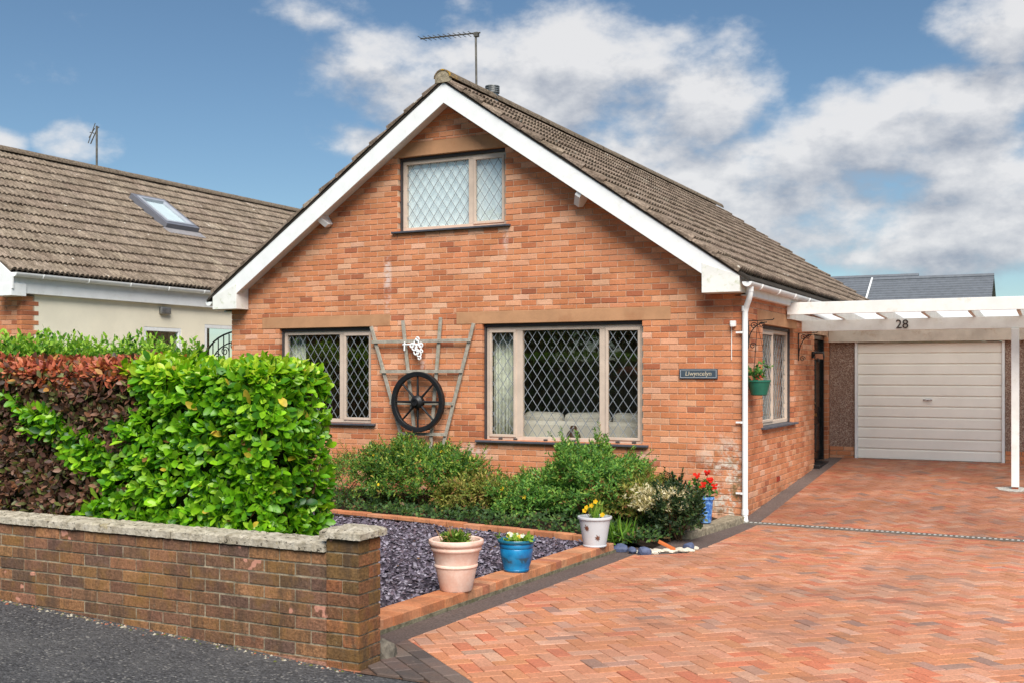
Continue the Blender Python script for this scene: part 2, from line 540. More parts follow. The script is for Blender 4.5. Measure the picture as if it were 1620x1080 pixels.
def thing(name, loc, label, cat, group=None):
    o = bpy.data.objects.new(name, None); col.objects.link(o)
    o.empty_display_size = .2
    place(o, V(loc), None)
    return tag(o, label, cat, group)


def tag(o, label, cat, group=None):
    o['label'] = label; o['category'] = cat
    if group: o['group'] = group
    return o


def struct(o, label=None):
    o['kind'] = 'structure'
    if label: o['label'] = label
    return o


def piece(name, me, parent, loc, scale=(1, 1, 1), rot=None, color=(1, 1, 1)):
    """one of many alike pieces that share a mesh"""
    o = bpy.data.objects.new(name, me); col.objects.link(o)
    o.parent = parent; o.location = V(loc) - WL[parent.name]; o.scale = scale
    if rot: o.rotation_euler = rot
    o.color = (*color, 1)
    return o


def shared(name, vs, fs, mat, smooth=False):
    me = bpy.data.meshes.new(name); me.from_pydata(vs, [], fs)
    ca = me.color_attributes.new('Col', 'FLOAT_COLOR', 'POINT')
    ca.data.foreach_set('color', [1.0] * 4 * len(vs))
    me.materials.append(M[mat] if isinstance(mat, str) else mat)
    if smooth: me.polygons.foreach_set('use_smooth', [True] * len(fs))
    return me


def jit(c, a=.08):
    k = 1 + random.uniform(-a, a); return tuple(max(0, x * k * (1 + random.uniform(-a, a) * .35)) for x in c)


def pick(pal):
    r = random.random() * sum(w for w, _ in pal)
    for w, c in pal:
        r -= w
        if r <= 0: return c
    return pal[-1][1]


def screen_size(p):
    return 1.0 / max(.1, (V(p) - CAM).length)


# unit brick: x 0..1, z 0..1, front face at y=0, depth to y=1; arris slightly knocked off
BR_V = [(0, .06, 0), (1, .06, 0), (1, .06, 1), (0, .06, 1), (.012, 0, .05), (.988, 0, .05), (.988, 0, .95), (.012, 0, .95), (0, 1, 0), (1, 1, 0), (1, 1, 1), (0, 1, 1)]
BR_F = [(4, 5, 6, 7), (0, 1, 5, 4), (1, 2, 6, 5), (2, 3, 7, 6), (3, 0, 4, 7), (8, 9, 1, 0), (9, 10, 2, 1), (10, 11, 3, 2), (11, 8, 0, 3)]
brick_mesh = {k: shared('brick', BR_V, BR_F, k) for k in ('brick', 'oldbrick')}


def lay_bricks(s0, s1, z0, z1, openings, keep, first, pitch=.225, course=.075, joint=.010, header_ends=True):
    """stretcher bond between s0 and s1; returns (s, len, z, h)"""
    out = []
    n = int(math.ceil((z1 - z0) / course))
    for i in range(n):
        za = z0 + i * course + joint / 2; zb = min(z1, za + course - joint)
        off = 0 if i % 2 == first else .1125
        s = s1 + off - pitch if not off else s1 - .1125
        edges = []
        e = s1
        ln = pitch if not off else .1125
        while e > s0 + .03:
            a = max(s0, e - ln); edges.append((a, e)); e -= ln; ln = pitch
        for a, b in edges:
            a2, b2 = a + joint / 2, b - joint / 2
            if a <= s0 + 1e-6: a2 = a
            if b >= s1 - 1e-6: b2 = b
            cuts = [a2, b2]
            for (oa, ob, oz0, oz1) in openings:
                if ob > a2 and oa < b2 and oz1 > za and oz0 < zb:
                    for q in (oa, ob):
                        if a2 < q < b2: cuts.append(q)
            cuts.sort()
            for c0, c1 in zip(cuts, cuts[1:]):
                if c1 - c0 < .022: continue
                mid = (c0 + c1) / 2; lo, hi = za, zb
                for (oa, ob, oz0, oz1) in openings:
                    if oa < mid < ob and oz1 > lo and oz0 < hi:
                        if oz0 <= lo and oz1 >= hi: lo = hi; break
                        if oz0 > lo: hi = oz0
                        else: lo = oz1
                if hi - lo < .02: continue
                if keep:
                    c0, c1 = keep(c0, c1, lo, hi)
                    if c1 - c0 < .03: continue
                out.append((c0, c1 - c0, lo, hi - lo))
    return out


# ------------------------------------------------------------------ ground levels
def gz(y):
    return -.03 + (-.2 - y) * .0158 if y < -.2 else -.03 + .072 * (y + .2)


def sheet(name, pts_fn, us, vs, mat, parent=None):
    mb = MB(); nu, nv = len(us), len(vs)
    P = [pts_fn(u, v) for v in vs for u in us]
    F = [(j * nu + i, j * nu + i + 1, (j + 1) * nu + i + 1, (j + 1) * nu + i) for j in range(nv - 1) for i in range(nu - 1)]
    return mb.add(P, F).build(name, mat, parent)


def lin(a, b, n): return [a + (b - a) * i / (n - 1) for i in range(n)]


struct(sheet('ground', lambda u, v: (u, v, -.35 if not (-11 < u < 9 and -6 < v < 14) else -.35), lin(-400, 400, 9), lin(-400, 400, 9), 'ground'))


def pav_z(x, y):
    return .085 + .046 * max(0, -x - .05) - .004 * max(0, -7.8 - y)


struct(sheet('pavement', lambda u, v: (u, v, pav_z(u, v)), lin(-14, 14, 57), lin(-10.2, -7.80, 5), 'asphalt'))
kb = MB()
for i in range(40):
    kb.box(-18 + i * .915, -18 + i * .915 + .905, -10.33, -10.205, -.1, pav_z(-18 + i * .915, -10.2) + .002)
struct(kb.build('kerb', plain('kerb_concrete', s2l(150, 146, 138), .9, .1, .2, 8, .3, 60), bev=.008))
struct(sheet('road', lambda u, v: (u, v, pav_z(u, -10.2) - .11), lin(-60, 60, 61), lin(-17.0, -10.30, 3), 'asphalt'))

# ------------------------------------------------------------------ driveway of herringbone pavers
EDGE = [(-.20, -7.06), (-.20, -3.15), (.20, -2.74), (.25, -2.2), (.25, -.5), (.23, .1), (.22, 5.34)]


def edge_x(y):
    if y <= EDGE[0][1]: return EDGE[0][0]
    for (xa, ya), (xb, yb) in zip(EDGE, EDGE[1:]):
        if ya <= y <= yb: return xa + (xb - xa) * (y - ya) / (yb - ya)
    return EDGE[-1][0]


drive = sheet('driveway', lambda u, v: (u, v, gz(v)), [-.5, 0, .5, 6.2], lin(-7.83, 5.6, 36), 'sand')
struct(drive)
struct(sheet('tarmac_strip', lambda u, v: ((-.52 if v < -2.9 else (-.9 if v < -.02 else -.02)) * (1 - u) + (edge_x(v) - .002) * u, v, gz(v) + .007), [0, .25, .5, .75, 1],
             [-7.62, -7.06, -6, -5, -4, -3.15, -2.9, -2.74, -2.5, -2.2, -1.6, -1, -.45, -.19, -.02, .1, 1, 2, 3, 4, 5, 5.38], 'strip'))

BR = (V((-.20, -7.06)), V((.62, -7.72)))      # front edge of the red blocks, turning out to the street
bd = (BR[1] - BR[0]).normalized(); bn = V((-bd.y, bd.x))    # points into the drive


def clip(poly, p, n):
    out = []
    for i, a in enumerate(poly):
        b = poly[(i + 1) % len(poly)]
        da, db = (a - p).dot(n), (b - p).dot(n)
        if da >= 0: out.append(a)
        if da * db < 0: out.append(a + (b - a) * (da / (da - db)))
    return out


PAV = [(5, s2l(204, 138, 104)), (5, s2l(207, 147, 116)), (2.4, s2l(204, 122, 90)), (4, s2l(202, 135, 96)), (1.5, s2l(186, 142, 120)), (.6, s2l(160, 126, 110)), (1.3, s2l(210, 160, 132))]
CHAR = [(3, s2l(96, 84, 78)), (3, s2l(110, 98, 90)), (2, s2l(82, 74, 70))]


def paver_geom(poly, zf, top=.012, ch=.004):
    n = len(poly); c = sum(poly, V((0, 0))) / n
    lo = [(p.x, p.y, zf(p) - .004) for p in poly]
    hi = [(p.x, p.y, zf(p) + top - ch) for p in poly]
    ins = []
    for p in poly:
        q = p + (c - p).normalized() * ch * 1.3; ins.append((q.x, q.y, zf(p) + top))
    vs = lo + hi + ins
    fs = [tuple(range(2 * n, 3 * n))]
    for i in range(n):
        j = (i + 1) % n
        fs += [(i, j, n + j, n + i), (n + i, n + j, 2 * n + j, 2 * n + i)]
    return vs, fs


def make_drive():
    w = .1; g = .0022; cs, sn = math.cos(R(45)), math.sin(R(45))
    items = []
    rngk = range(-140, 160)
    for i in rngk:
        for j in rngk:
            k = (i - j) % 4
            if k == 0: r = (i * w, j * w, (i + 2) * w, (j + 1) * w)
            elif k == 3: r = (i * w, j * w, (i + 1) * w, (j + 2) * w)
            else: continue
            cx, cy = (r[0] + r[2]) / 2, (r[1] + r[3]) / 2
            X, Y = cx * cs - cy * sn + 2, cx * sn + cy * cs - 2
            if not (-.4 < X < 6.1 and -8.9 < Y < 5.4): continue
            q = [V((x * cs - y * sn + 2, x * sn + y * cs - 2)) for x, y in ((r[0] + g, r[1] + g), (r[2] - g, r[1] + g), (r[2] - g, r[3] - g), (r[0] + g, r[3] - g))]
            # keep clear of border lines
            ya, yb = None, None
            for (xa, ya_), (xb, yb_) in zip(EDGE, EDGE[1:]):
                if ya_ <= max(EDGE[0][1] + .001, min(Y, 5.33)) <= yb_:
                    p0 = V((xa, ya_)); dd = V((xb - xa, yb_ - ya_)).normalized(); nn = V((dd.y, -dd.x))
                    break
            q0 = q
            q = clip(q, p0, nn)
            if len(q) >= 3: q = clip(q, BR[0], bn)
            if len(q) >= 3: q = clip(q, V((0, 5.36)), V((0, -1)))
            if len(q) >= 3: q = clip(q, V((0, -7.83)), V((0, 1)))
            if len(q) >= 3 and -.42 < Y < .05 and X > .05:   # channel drain
                yd = -.105 - .055 * (X - .08) / 1.6
                if Y < yd: q = clip(q, V((X, yd - .065)), V((0, -1)))
                else: q = clip(q, V((X, yd + .065)), V((0, 1)))
            if len(q) < 3: continue
            ar = abs(sum(a.x * b.y - a.y * b.x for a, b in zip(q, q[1:] + q[:1]))) / 2
            if ar < .0012: continue
            c = sum(q, V((0, 0))) / len(q)
            items.append((q, c, ar, jit(pick(PAV), .07), random.uniform(-.0015, .002)))
    ca = CAM.xy; fw = V((-math.sin(R(26.9)), math.cos(R(26.9)))); rt = V((fw.y, -fw.x))

    def rank(it):
        d = it[1] - ca; dep = d.dot(fw); u = d.dot(rt) / max(dep, .1)
        vis = dep > 5.7 and abs(u) < .47
        return -(it[2] / dep ** 3 if vis else 0)
    items.sort(key=rank)
    mb = MB()
    for n, (q, c, ar, colr, dz) in enumerate(items):
        zf = lambda p, dz=dz: gz(p.y) + .001 + dz
        if n < 300:
            vs, fs = paver_geom(q, zf)
            o_ = V((c.x, c.y, gz(c.y)))
            me = shared('paver', [tuple(V(v) - o_) for v in vs], fs, 'paver')
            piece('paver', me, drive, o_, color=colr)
        else:
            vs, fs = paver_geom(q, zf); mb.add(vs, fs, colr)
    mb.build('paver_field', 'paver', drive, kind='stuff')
    # charcoal setts between the red blocks and the street
    for row in range(4):
        t = -.50 - (row % 2) * .1
        while t < 1.9:
            a = BR[0] + bd * (t + .003) - bn * (.003 + row * .105); b = BR[0] + bd * (t + .197) - bn * (.003 + row * .105)
            q = [a, b, b - bn * .099, a - bn * .099][::-1]
            q = clip(q, V((0, -7.83)), V((0, 1)))
            if len(q) >= 3: q = clip(q, V((-.199, 0)), V((1, 0)))
            if len(q) >= 3:
                ar = abs(sum(a_.x * b_.y - a_.y * b_.x for a_, b_ in zip(q, q[1:] + q[:1]))) / 2
                if ar > .002:
                    c = sum(q, V((0, 0))) / len(q); o_ = V((c.x, c.y, gz(c.y)))
                    vs, fs = paver_geom(q, lambda p: gz(p.y) + .002)
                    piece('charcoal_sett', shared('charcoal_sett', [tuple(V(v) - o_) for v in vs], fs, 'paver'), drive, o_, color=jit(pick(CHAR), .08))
            t += .2


make_drive()

# ------------------------------------------------------------------ the house
XC, HW = -3.94, 4.0
SL = .683           # roof pitch


def zb(x): return 5.60 - SL * abs(x - XC)


house = thing('house', (-3.9, 0, 0), 'orange brick gabled bungalow with white bargeboards and lattice windows', 'house')
HY = 12.4           # depth of the house
HPAL = [(6, s2l(210, 140, 100)), (6, s2l(214, 147, 108)), (4, s2l(204, 131, 91)), (3, s2l(219, 161, 125)), (2, s2l(192, 120, 84)), (1, s2l(174, 106, 76)), (1.3, s2l(224, 173, 141)), (3, s2l(207, 135, 94))]

OPF = [(-3.5, -1.247, .86, 2.39), (-6.895, -5.28, 1.04, 2.385), (-4.825, -3.159, 3.70, 4.715)]          # openings x0 x1 z0 z1
LTF = [(-3.897, -.879, 2.39, 2.56), (-7.215, -4.961, 2.39, 2.56), (-4.915, -3.06, 4.715, 4.91)]
OPS = [(1.03, 2.78, 1.06, 2.36), (4.19, 5.22, -.2, 2.33)]
LTS = [(.74, 2.96, 2.36, 2.54), (4.0, 5.36, 2.33, 2.49)]


def wall_slab(mb, s0, s1, z0, z1, ops, fn, t0, t1, g=.008):
    """solid wall between depths t0 and t1 with rectangular openings"""
    xs = sorted({s0, s1, *[o[0] - g for o in ops], *[o[1] + g for o in ops]})
    zs = sorted({z0, z1, *[max(z0, o[2] - g) for o in ops], *[o[3] + g for o in ops]})
    for a, b in zip(xs, xs[1:]):
        run = None
        for c, d in zip(zs, zs[1:]):
            mx_, mz_ = (a + b) / 2, (c + d) / 2
            solid = not any(o[0] - g < mx_ < o[1] + g and o[2] - g < mz_ < o[3] + g for o in ops)
            if solid: run = (run[0], d) if run else (c, d)
            if (not solid or d == zs[-1]) and run:
                p = fn(a, t0, run[0]); q = fn(b, t1, run[1])
                mb.box(min(p[0], q[0]), max(p[0], q[0]), min(p[1], q[1]), max(p[1], q[1]), run[0], run[1]); run = None


def FM(s, t, z): return (s, t, z)            # front wall: s=x, t=y
def SM(s, t, z): return (-t, s, z)           # side wall: s=y, t=-x


wm = MB()
wall_slab(wm, -7.796, -.30, -.3, 2.7, [OPF[0], OPF[1]], FM, .007, .30)
wm.box(-.30, -.007, .007, .30, -.3, 2.7)
# gable
gl_ = OPF[2]
ap = V((XC, .008, 5.48))
def gzl(x): return 5.48 - SL * abs(x - XC)


ga_, gb_ = gl_[0] - .008, gl_[1] + .008
wm.prism([(-7.76, .007, 2.7), (ga_, .007, 2.7), (ga_, .007, gzl(ga_)), (-7.76, .007, gzl(-7.76))], (0, .29, 0))
wm.prism([(gb_, .007, 2.7), (-.12, .007, 2.7), (-.12, .007, gzl(-.12)), (gb_, .007, gzl(gb_))], (0, .29, 0))
wm.box(ga_, gb_, .007, .298, 2.7, gl_[2] - .008)
wm.prism([(ga_, .007, gl_[3] + .008), (gb_, .007, gl_[3] + .008), (gb_, .007, gzl(gb_)), (XC, .007, 5.48), (ga_, .007, gzl(ga_))], (0, .29, 0))
wall_slab(wm, .302, HY, -.3, 2.75, OPS, SM, .007, .30)
wm.box(-7.792, -7.5, .302, HY, -.3, 2.75)
wm.box(-7.49, -.31, HY - .3, HY, -.3, 2.7)
wm.prism([(-7.6, HY - .3, 2.71), (-.28, HY - .3, 2.71), (XC, HY - .3, 5.4)], (0, .29, 0))
wall = wm.build('wall', 'mortar', house)


def house_bricks():
    blk = []
    def keepf(a, b, lo, hi):
        m = (5.515 - hi) / SL
        return (max(a, XC - m), min(b, XC + m)) if m > 0 else (0, 0)
    for (s, ln, z, h) in lay_bricks(-7.8, 0, -.085, 5.5, OPF + LTF, keepf, 0):
        if s + ln < -3.2 and z < .4: pass
        blk.append(((s, random.uniform(-.0025, .0015), z), (ln, .1, h), 0, s < -4 and z < .6))
    for (s, ln, z, h) in lay_bricks(-5.38, 0, -.085, 2.72, [(-b, -a, c, d) for a, b, c, d in OPS + LTS], None, 1):
        blk.append(((random.uniform(-.0015, .0025), -(s + ln), z), (ln, .1, h), 1, False))
    # left flank, plain run
    def rank(b):
        p, sc, k, hid = b
        d = (V(p) - CAM); px = sc[0] * sc[2] / d.length ** 2 * (abs(d.normalized().y) if k == 0 else abs(d.normalized().x))
        return -(px if not hid and (p[2] > .85 or k == 1 or p[0] > -.4) else px * .1)
    blk.sort(key=rank)
    mb = MB()
    for n, (p, sc, k, hid) in enumerate(blk):
        c = jit(pick(HPAL), .06)
        if k == 1: c = tuple(x * f for x, f in zip(c, (.93, .93, .95)))
        rot = (0, 0, 0) if k == 0 else (0, 0, R(90))
        if k == 0 and abs(p[0] + sc[0]) < 1e-4: p = (p[0] - .0035, p[1], p[2])
        if n < 300: piece('brick', brick_mesh['brick'], wall, p, sc, rot, c)
        else:
            if k == 0: vs = [(p[0] + v[0] * sc[0], p[1] + v[1] * sc[1], p[2] + v[2] * sc[2]) for v in BR_V]
            else: vs = [(p[0] - v[1] * sc[1], p[1] + v[0] * sc[0], p[2] + v[2] * sc[2]) for v in BR_V]
            mb.add(vs, BR_F, c)
    mb.build('brickwork', 'brick', wall, kind='stuff')


house_bricks()
for a, b, c, d in LTF:
    MB().box(a, b, -.004, .12, c + .002, d - .003).build('lintel', 'lintel', house, bev=.006)
for a, b, c, d in LTS[:1]:
    MB().box(-.12, .004, a, b, c + .002, d - .003).build('lintel', 'lintel', house, bev=.006)


# -- windows
def lattice(mb, s0, s1, z0, z1, fn, t, w=.138, h=.20):
    th = .007
    for sgn in (1, -1):
        k = sgn * h / w
        # lines z = k*s + c
        c0 = min(z0 - k * s0, z0 - k * s1); c1 = max(z1 - k * s0, z1 - k * s1)
        base = (z0 + z1) / 2 - k * (s0 + s1) / 2
        n0 = int((c0 - base) / h) - 1
        for n in range(n0, n0 + int((c1 - c0) / h) + 4):
            c = base + n * h
            pts = []
            for s in (s0, s1):
                z = k * s + c
                if z0 <= z <= z1: pts.append((s, z))
            for z in (z0, z1):
                s = (z - c) / k
                if s0 < s < s1: pts.append((s, z))
            if len(pts) < 2: continue
            pts.sort(); (sa, za), (sb, zb_) = pts[0], pts[-1]
            if math.hypot(sb - sa, zb_ - za) < .02: continue
            up = V(fn(0, 1, 0)) - V(fn(0, 0, 0))
            mb.beam(fn(sa, t + (.0006 if sgn > 0 else -.0006), za), fn(sb, t + (.0006 if sgn > 0 else -.0006), zb_), th, .003, up)


def window(parent, fn, s0, s1, z0, z1, bars, sashes, t=.085, sillmat='sill', fmat='frame', lead=True, silldepth=.055, sillext=.085, name='window', wd=.05, darkhead=True):
    """bars: mullion (a,b) pairs; lights between; sashes: indices of opening lights"""
    def bx(mb, a, b, ta, tb, c, d):
        p, q = fn(a, ta, c), fn(b, tb, d)
        mb.box(min(p[0], q[0]), max(p[0], q[0]), min(p[1], q[1]), max(p[1], q[1]), c, d)
    if darkhead:
        dk = MB()
        bx(dk, s0, s1, t - .03, t + .07, z1 - .04, z1); bx(dk, s0, s0 + .025, t - .03, t + .07, z0, z1 - .042); bx(dk, s1 - .012, s1, t - .03, t + .07, z0, z1 - .042)
        s0i, s1i, z1i = s0 + .027, s1 - .014, z1 - .042
    else:
        s0i, s1i, z1i = s0, s1, z1
    fr = MB()
    bx(fr, s0i, s1i, t, t + .07, z0, z0 + wd); bx(fr, s0i, s1i, t, t + .07, z1i - wd, z1i)
    bx(fr, s0i, s0i + wd, t + .001, t + .069, z0 + wd, z1i - wd); bx(fr, s1i - wd, s1i, t + .001, t + .069, z0 + wd, z1i - wd)
    for a, b in bars: bx(fr, a, b, t + .001, t + .069, z0 + wd, z1i - wd)
    o = fr.build(name, fmat, parent, bev=.004)
    if darkhead: dk.build('subframe', 'darkframe', o, bev=.003)
    ed = [s0i + wd] + [x for p in bars for x in p] + [s1i - wd]
    for i in range(0, len(ed), 2):
        a, b, c, d = ed[i], ed[i + 1], z0 + wd, z1i - wd
        if i // 2 in sashes:
            sm = MB(); w = .035; a, b, c, d = a - .012, b + .012, c - .012, d + .012
            bx(sm, a, b, t - .014, t + .03, c, c + w); bx(sm, a, b, t - .014, t + .03, d - w, d)
            bx(sm, a, a + w, t - .013, t + .03, c + w, d - w); bx(sm, b - w, b, t - .013, t + .03, c + w, d - w)
            sm.build('sash', fmat, o, bev=.004)
            a, b, c, d = a + w, b - w, c + w, d - w
            tg = t + .012
        else: tg = t + .035
        gm = MB(); gm.add([fn(a, tg, c), fn(b, tg, c), fn(b, tg, d), fn(a, tg, d)], [(0, 1, 2, 3)])
        gm.build('pane', 'glass', o)
        if lead:
            lm = MB(); lattice(lm, a, b, c, d, fn, tg - .004); lm.build('lead_lattice', 'lead', o)
    sl_ = MB()
    p = [fn(s0 - sillext, -silldepth, z0 - .032), fn(s0 - sillext, t + .06, z0 - .032), fn(s0 - sillext, t + .06, z0 - .001), fn(s0 - sillext, -silldepth, z0 - .008)]
    sl_.prism(p, V(fn(s1 + sillext, 0, 0)) - V(fn(s0 - sillext, 0, 0)))
    sl_.build('sill', sillmat, o, bev=.003)
    return o


w1 = window(house, FM, -3.5, -1.247, .86, 2.39, [(-3.05, -2.947), (-1.854, -1.755)], (0, 2))
w2 = window(house, FM, -6.895, -5.28, 1.04, 2.385, [(-5.877, -5.785)], (1,))
w3 = window(house, FM, -4.825, -3.159, 3.70, 4.715, [(-3.756, -3.665)], (1,))
w4 = window(house, SM, 1.03, 2.78, 1.06, 2.36, [(1.86, 1.93)], (0,), sillext=.08)
w1['label'] = 'wide three-light lattice window with sofa behind'
w2['label'] = 'lattice window behind the laurel hedge'
w3['label'] = 'small lattice window high in the gable with pale blind'
# little stays on the sill of the wide window
for x in (-3.28, -3.06, -2.62, -2.22, -1.62, -1.40):
    MB().box(x, x + .045, .045, .075, .861, .885).build('vent_clip', 'darkframe', w1)

# -- rooms behind the glass
inn = MB()
inn.box(-7.45, -.35, 4.3, 4.4, .1, 2.5)
inn.box(-7.45, -.35, .32, 11.9, 2.5, 2.56)
inn.box(-7.45, -.35, .32, 11.9, .06, .1)
inn.box(-4.6, -4.5, .32, 4.25, .1, 2.5)
inn.build('room_partition', 'inside', house)
MB().add([(-4.86, .158, 3.66), (-3.12, .158, 3.66), (-3.12, .158, 4.75), (-4.86, .158, 4.75)], [(0, 1, 2, 3)]).build('blind', 'blind', house)
bl = MB()
bl.add([(-.30, 1.06, 1.05), (-.30, 2.76, 1.05), (-.30, 2.76, 2.4), (-.30, 1.06, 2.4)], [(0, 1, 2, 3)])
bl.build('blind', plain('side_pane_backing', s2l(138, 140, 128), .9, .1, .3, 6), house)  # not a real blind: grey sheet whose tone stands in for reflections in the side glass


def curtain(name, x0, x1, y, z0, z1, label):
    mb = MB(); n = 28; vs, fs = [], []
    for i in range(n + 1):
        x = x0 + (x1 - x0) * i / n; yy = y + .03 * math.sin(i * 1.35) + .01 * math.sin(i * 3.1)
        vs += [(x, yy, z0), (x, yy, z1)]
    fs = [(2 * i, 2 * i + 2, 2 * i + 3, 2 * i + 1) for i in range(n)]
    o = mb.add(vs, fs).build(name, 'curtain', None, smooth=True)
    o.modifiers.new('thick', 'SOLIDIFY').thickness = .004
    return tag(o, label, 'curtain')


curtain('curtain', -3.47, -3.16, .28, .45, 2.40, 'pale patterned curtain drawn to the left inside the wide window')
curtain('curtain', -1.40, -1.24, .28, .45, 2.40, 'narrow curtain edge at the right inside the wide window')
curtain('curtain', -6.95, -6.62, .28, .5, 2.40, 'pale curtain at the left inside the window behind the laurel hedge')

sofa = thing('sofa', (-2.3, .95, .1), 'cream sofa with its back to the wide front window', 'sofa')
mb = MB(); mb.box(-3.35, -1.32,   .54, .74, .12, 1.10); mb.build('backrest', 'sofa', sofa, bev=.05)
mb = MB(); mb.box(-3.35, -1.32, .79, 1.5, .12, .5); mb.build('seat', 'sofa', sofa, bev=.04)
for a, b, r in ((-3.30, -2.72, .02), (-2.68, -2.02, -.03), (-1.98, -1.45, .03)):
    mb = MB(); mb.M = Matrix.Translation(((a + b) / 2, .90, 1.0)) @ Matrix.Rotation(r, 4, 'Y')
    w = (b - a) / 2; mb.box(-w, w, -.11, .09, -.3, .21); mb.build('cushion', 'sofa', sofa, bev=.07)
vs_ = MB().lathe([(0, 0), (.06, 0), (.09, .05), (.10, .12), (.08, .18), (.045, .215), (.05, .24), (.03, .27), (.0, .275)], (-2.36, .42, .78), 14).build('ornament', plain('brown_ceramic', s2l(84, 58, 34), .35, .5, .4, 14), None, smooth=True)
tag(vs_, 'small brown ornament standing on the inner sill of the wide window', 'ornament')
# inner sill board carries it
MB().box(-3.5, -1.25, .16, .52, .75, .778).build('window_board', 'inside', house, bev=.004)

# -- side door
door = MB().box(-.15, -.10, 4.27, 5.15, .35, 2.26).build('door', 'blackgloss', house, bev=.004)
for (a, b, c, d) in ((4.38, 4.67, .50, .95), (4.75, 5.04, .50, .95), (4.38, 4.67, 1.20, 2.1), (4.75, 5.04, 1.20, 2.1)):
    MB().box(-.11, -.088, a, b, c, d).build('door_panel', 'blackgloss', door, bev=.012)
h_ = MB(); h_.tube([(-.10, 4.36, 1.28), (-.045, 4.36, 1.28), (-.045, 4.48, 1.28)], .010, 8); h_.box(-.102, -.094, 4.335, 4.385, 1.18, 1.36)
h_.build('handle', 'brass', door, smooth=False)
MB().box(-.102, -.086, 4.60, 4.82, 1.06, 1.11).build('letter_plate', 'brass', door, bev=.004)
df = MB(); df.box(-.17, -.05, 4.19, 4.265, .33, 2.33); df.box(-.17, -.05, 5.155, 5.22, .33, 2.33); df.box(-.169, -.051, 4.265, 5.155, 2.265, 2.33)
df.build('door_frame', 'blackgloss', house, bev=.004)
MB().box(-.2, .09, 4.13, 5.28, .2, .348).build('doorstep', 'black', house, bev=.01)
# air brick
ab = MB(); ab.box(-.02, .008, 1.76, 1.92, .30, .36); ab.build('air_brick', plain('terracotta_air_brick', s2l(150, 58, 40), .8, .2, .3, 40), house)

# -- roof
roof = MB()
for sgn in (-1, 1):
    e = XC + sgn * 4.10
    roof.prism([(XC, -.28, 5.63), (e, -.28, 5.63 - SL * 4.10), (e, -.28, 5.60 - SL * 4.10), (XC, -.28, 5.60)], (0, HY + .48, 0))
roof_o = roof.build('roof', plain('roof_underlay', s2l(66, 60, 54), .95, .1, .3, 6), house)


def tile_mesh(w, g):
    """interlocking tile: x across (0..w), y up the slope (0..g+.05), z off the roof"""
    prof = []
    n = 12
    for i in range(n + 1):
        s = i / n; prof.append((s * w, .038 * abs(math.sin(3 * PI * s)) ** .8))
    vs = []
    for x, h in prof: vs.append((x, 0, h - .004))
    for x, h in prof: vs.append((x, 0, h + .040))
    for x, h in prof: vs.append((x, g + .03, h + .002))
    fs = []
    m = n + 1
    for i in range(n): fs += [(i, i + 1, m + i + 1, m + i), (m + i, m + i + 1, 2 * m + i + 1, 2 * m + i)]
    fs += [(0, m, 2 * m), (n, 2 * m + n, m + n)]
    return vs, fs


TPAL = [(5, s2l(140, 124, 110)), (4, s2l(136, 120, 106)), (3, s2l(146, 130, 115)), (1.2, s2l(128, 113, 100)), (.3, s2l(156, 142, 127))]


def tile_slope(parent, ridge_x, ridge_z, sgn, y0, y1, rows, gauge, w, nparts, pal, vis=True):
    """sgn +1: slope falls toward +x"""
    vs0, fs0 = tile_mesh(w, gauge)
    cosA = 1 / math.hypot(1, SL); sinA = SL * cosA
    down = V((sgn * cosA, 0, -sinA)); nrm = V((sgn * sinA, 0, cosA)); along = V((0, 1, 0)) if sgn > 0 else V((0, -1, 0))
    up = -down
    # local axes: x=along, y=up, z=nrm (right handed)
    if along.cross(up).dot(nrm) < 0: along = -along
    items = []
    nt = int(round((y1 - y0) / w))
    for r in range(rows):
        o = V((ridge_x, 0, ridge_z)) + down * (gauge * (r + 1) + .02)
        for k in range(nt):
            y = y0 + k * w if along.y > 0 else y0 + (k + 1) * w
            p = o + V((0, y, 0)) + nrm * random.uniform(-.004, .007)
            items.append((p, jit(pick(pal), .035), random.uniform(-.010, .010)))
    items.sort(key=lambda t: (t[0] - CAM).length)
    me = shared('roof_tile', vs0, fs0, 'tile')
    mb = MB()
    base = Matrix((along, up, nrm)).transposed()
    for i, (p, c, tw) in enumerate(items):
        rot = base @ Matrix.Rotation(tw, 3, 'Z')
        if i < nparts:
            o = piece('roof_tile', me, parent, p, color=c); o.rotation_euler = rot.to_euler()
        else:
            mb.add([p + rot @ V(v) for v in vs0], fs0, c)
    if mb.v: mb.build('tile_courses', 'tile', parent, kind='stuff')


def ridge_run(parent, x, z, y0, y1, r=.115, mat='ridge'):
    n = int((y1 - y0) / .45)
    for i in range(n):
        a = y0 + i * (y1 - y0) / n; b = a + (y1 - y0) / n - .008
        mb = MB(); vs, fs = [], []; K = 10
        for j, yy in enumerate((a, b)):
            for rr in (r, r - .016):
                for k in range(K + 1):
                    t = PI * k / K
                    vs.append((x + rr * 1.12 * math.cos(t), yy, z + rr * 1.0 * math.sin(t) - .01 + random.uniform(-.002, .002)))
        m = K + 1
        for k in range(K):
            fs += [(k, k + 1, 2 * m + k + 1, 2 * m + k), (m + k, 3 * m + k, 3 * m + k + 1, m + k + 1), (k, m + k, m + k + 1, k + 1), (2 * m + k, 2 * m + k + 1, 3 * m + k + 1, 3 * m + k)]
        fs += [(0, 2 * m, 3 * m, m), (K, m + K, 3 * m + K, 2 * m + K)]
        mb.add(vs, fs); mb.build('ridge_tile', mat, parent)
    # mortar plug in the end of the run
    mb = MB(); mb.prism([(x + r * 1.0 * math.cos(PI * k / 8), y0 + .01, z + r * .9 * math.sin(PI * k / 8) - .012) for k in range(9)] + [(x - r, y0 + .01, z - .07), (x + r, y0 + .01, z - .07)], (0, .05, 0)); mb.build('ridge_mortar', 'oldmortar', parent)


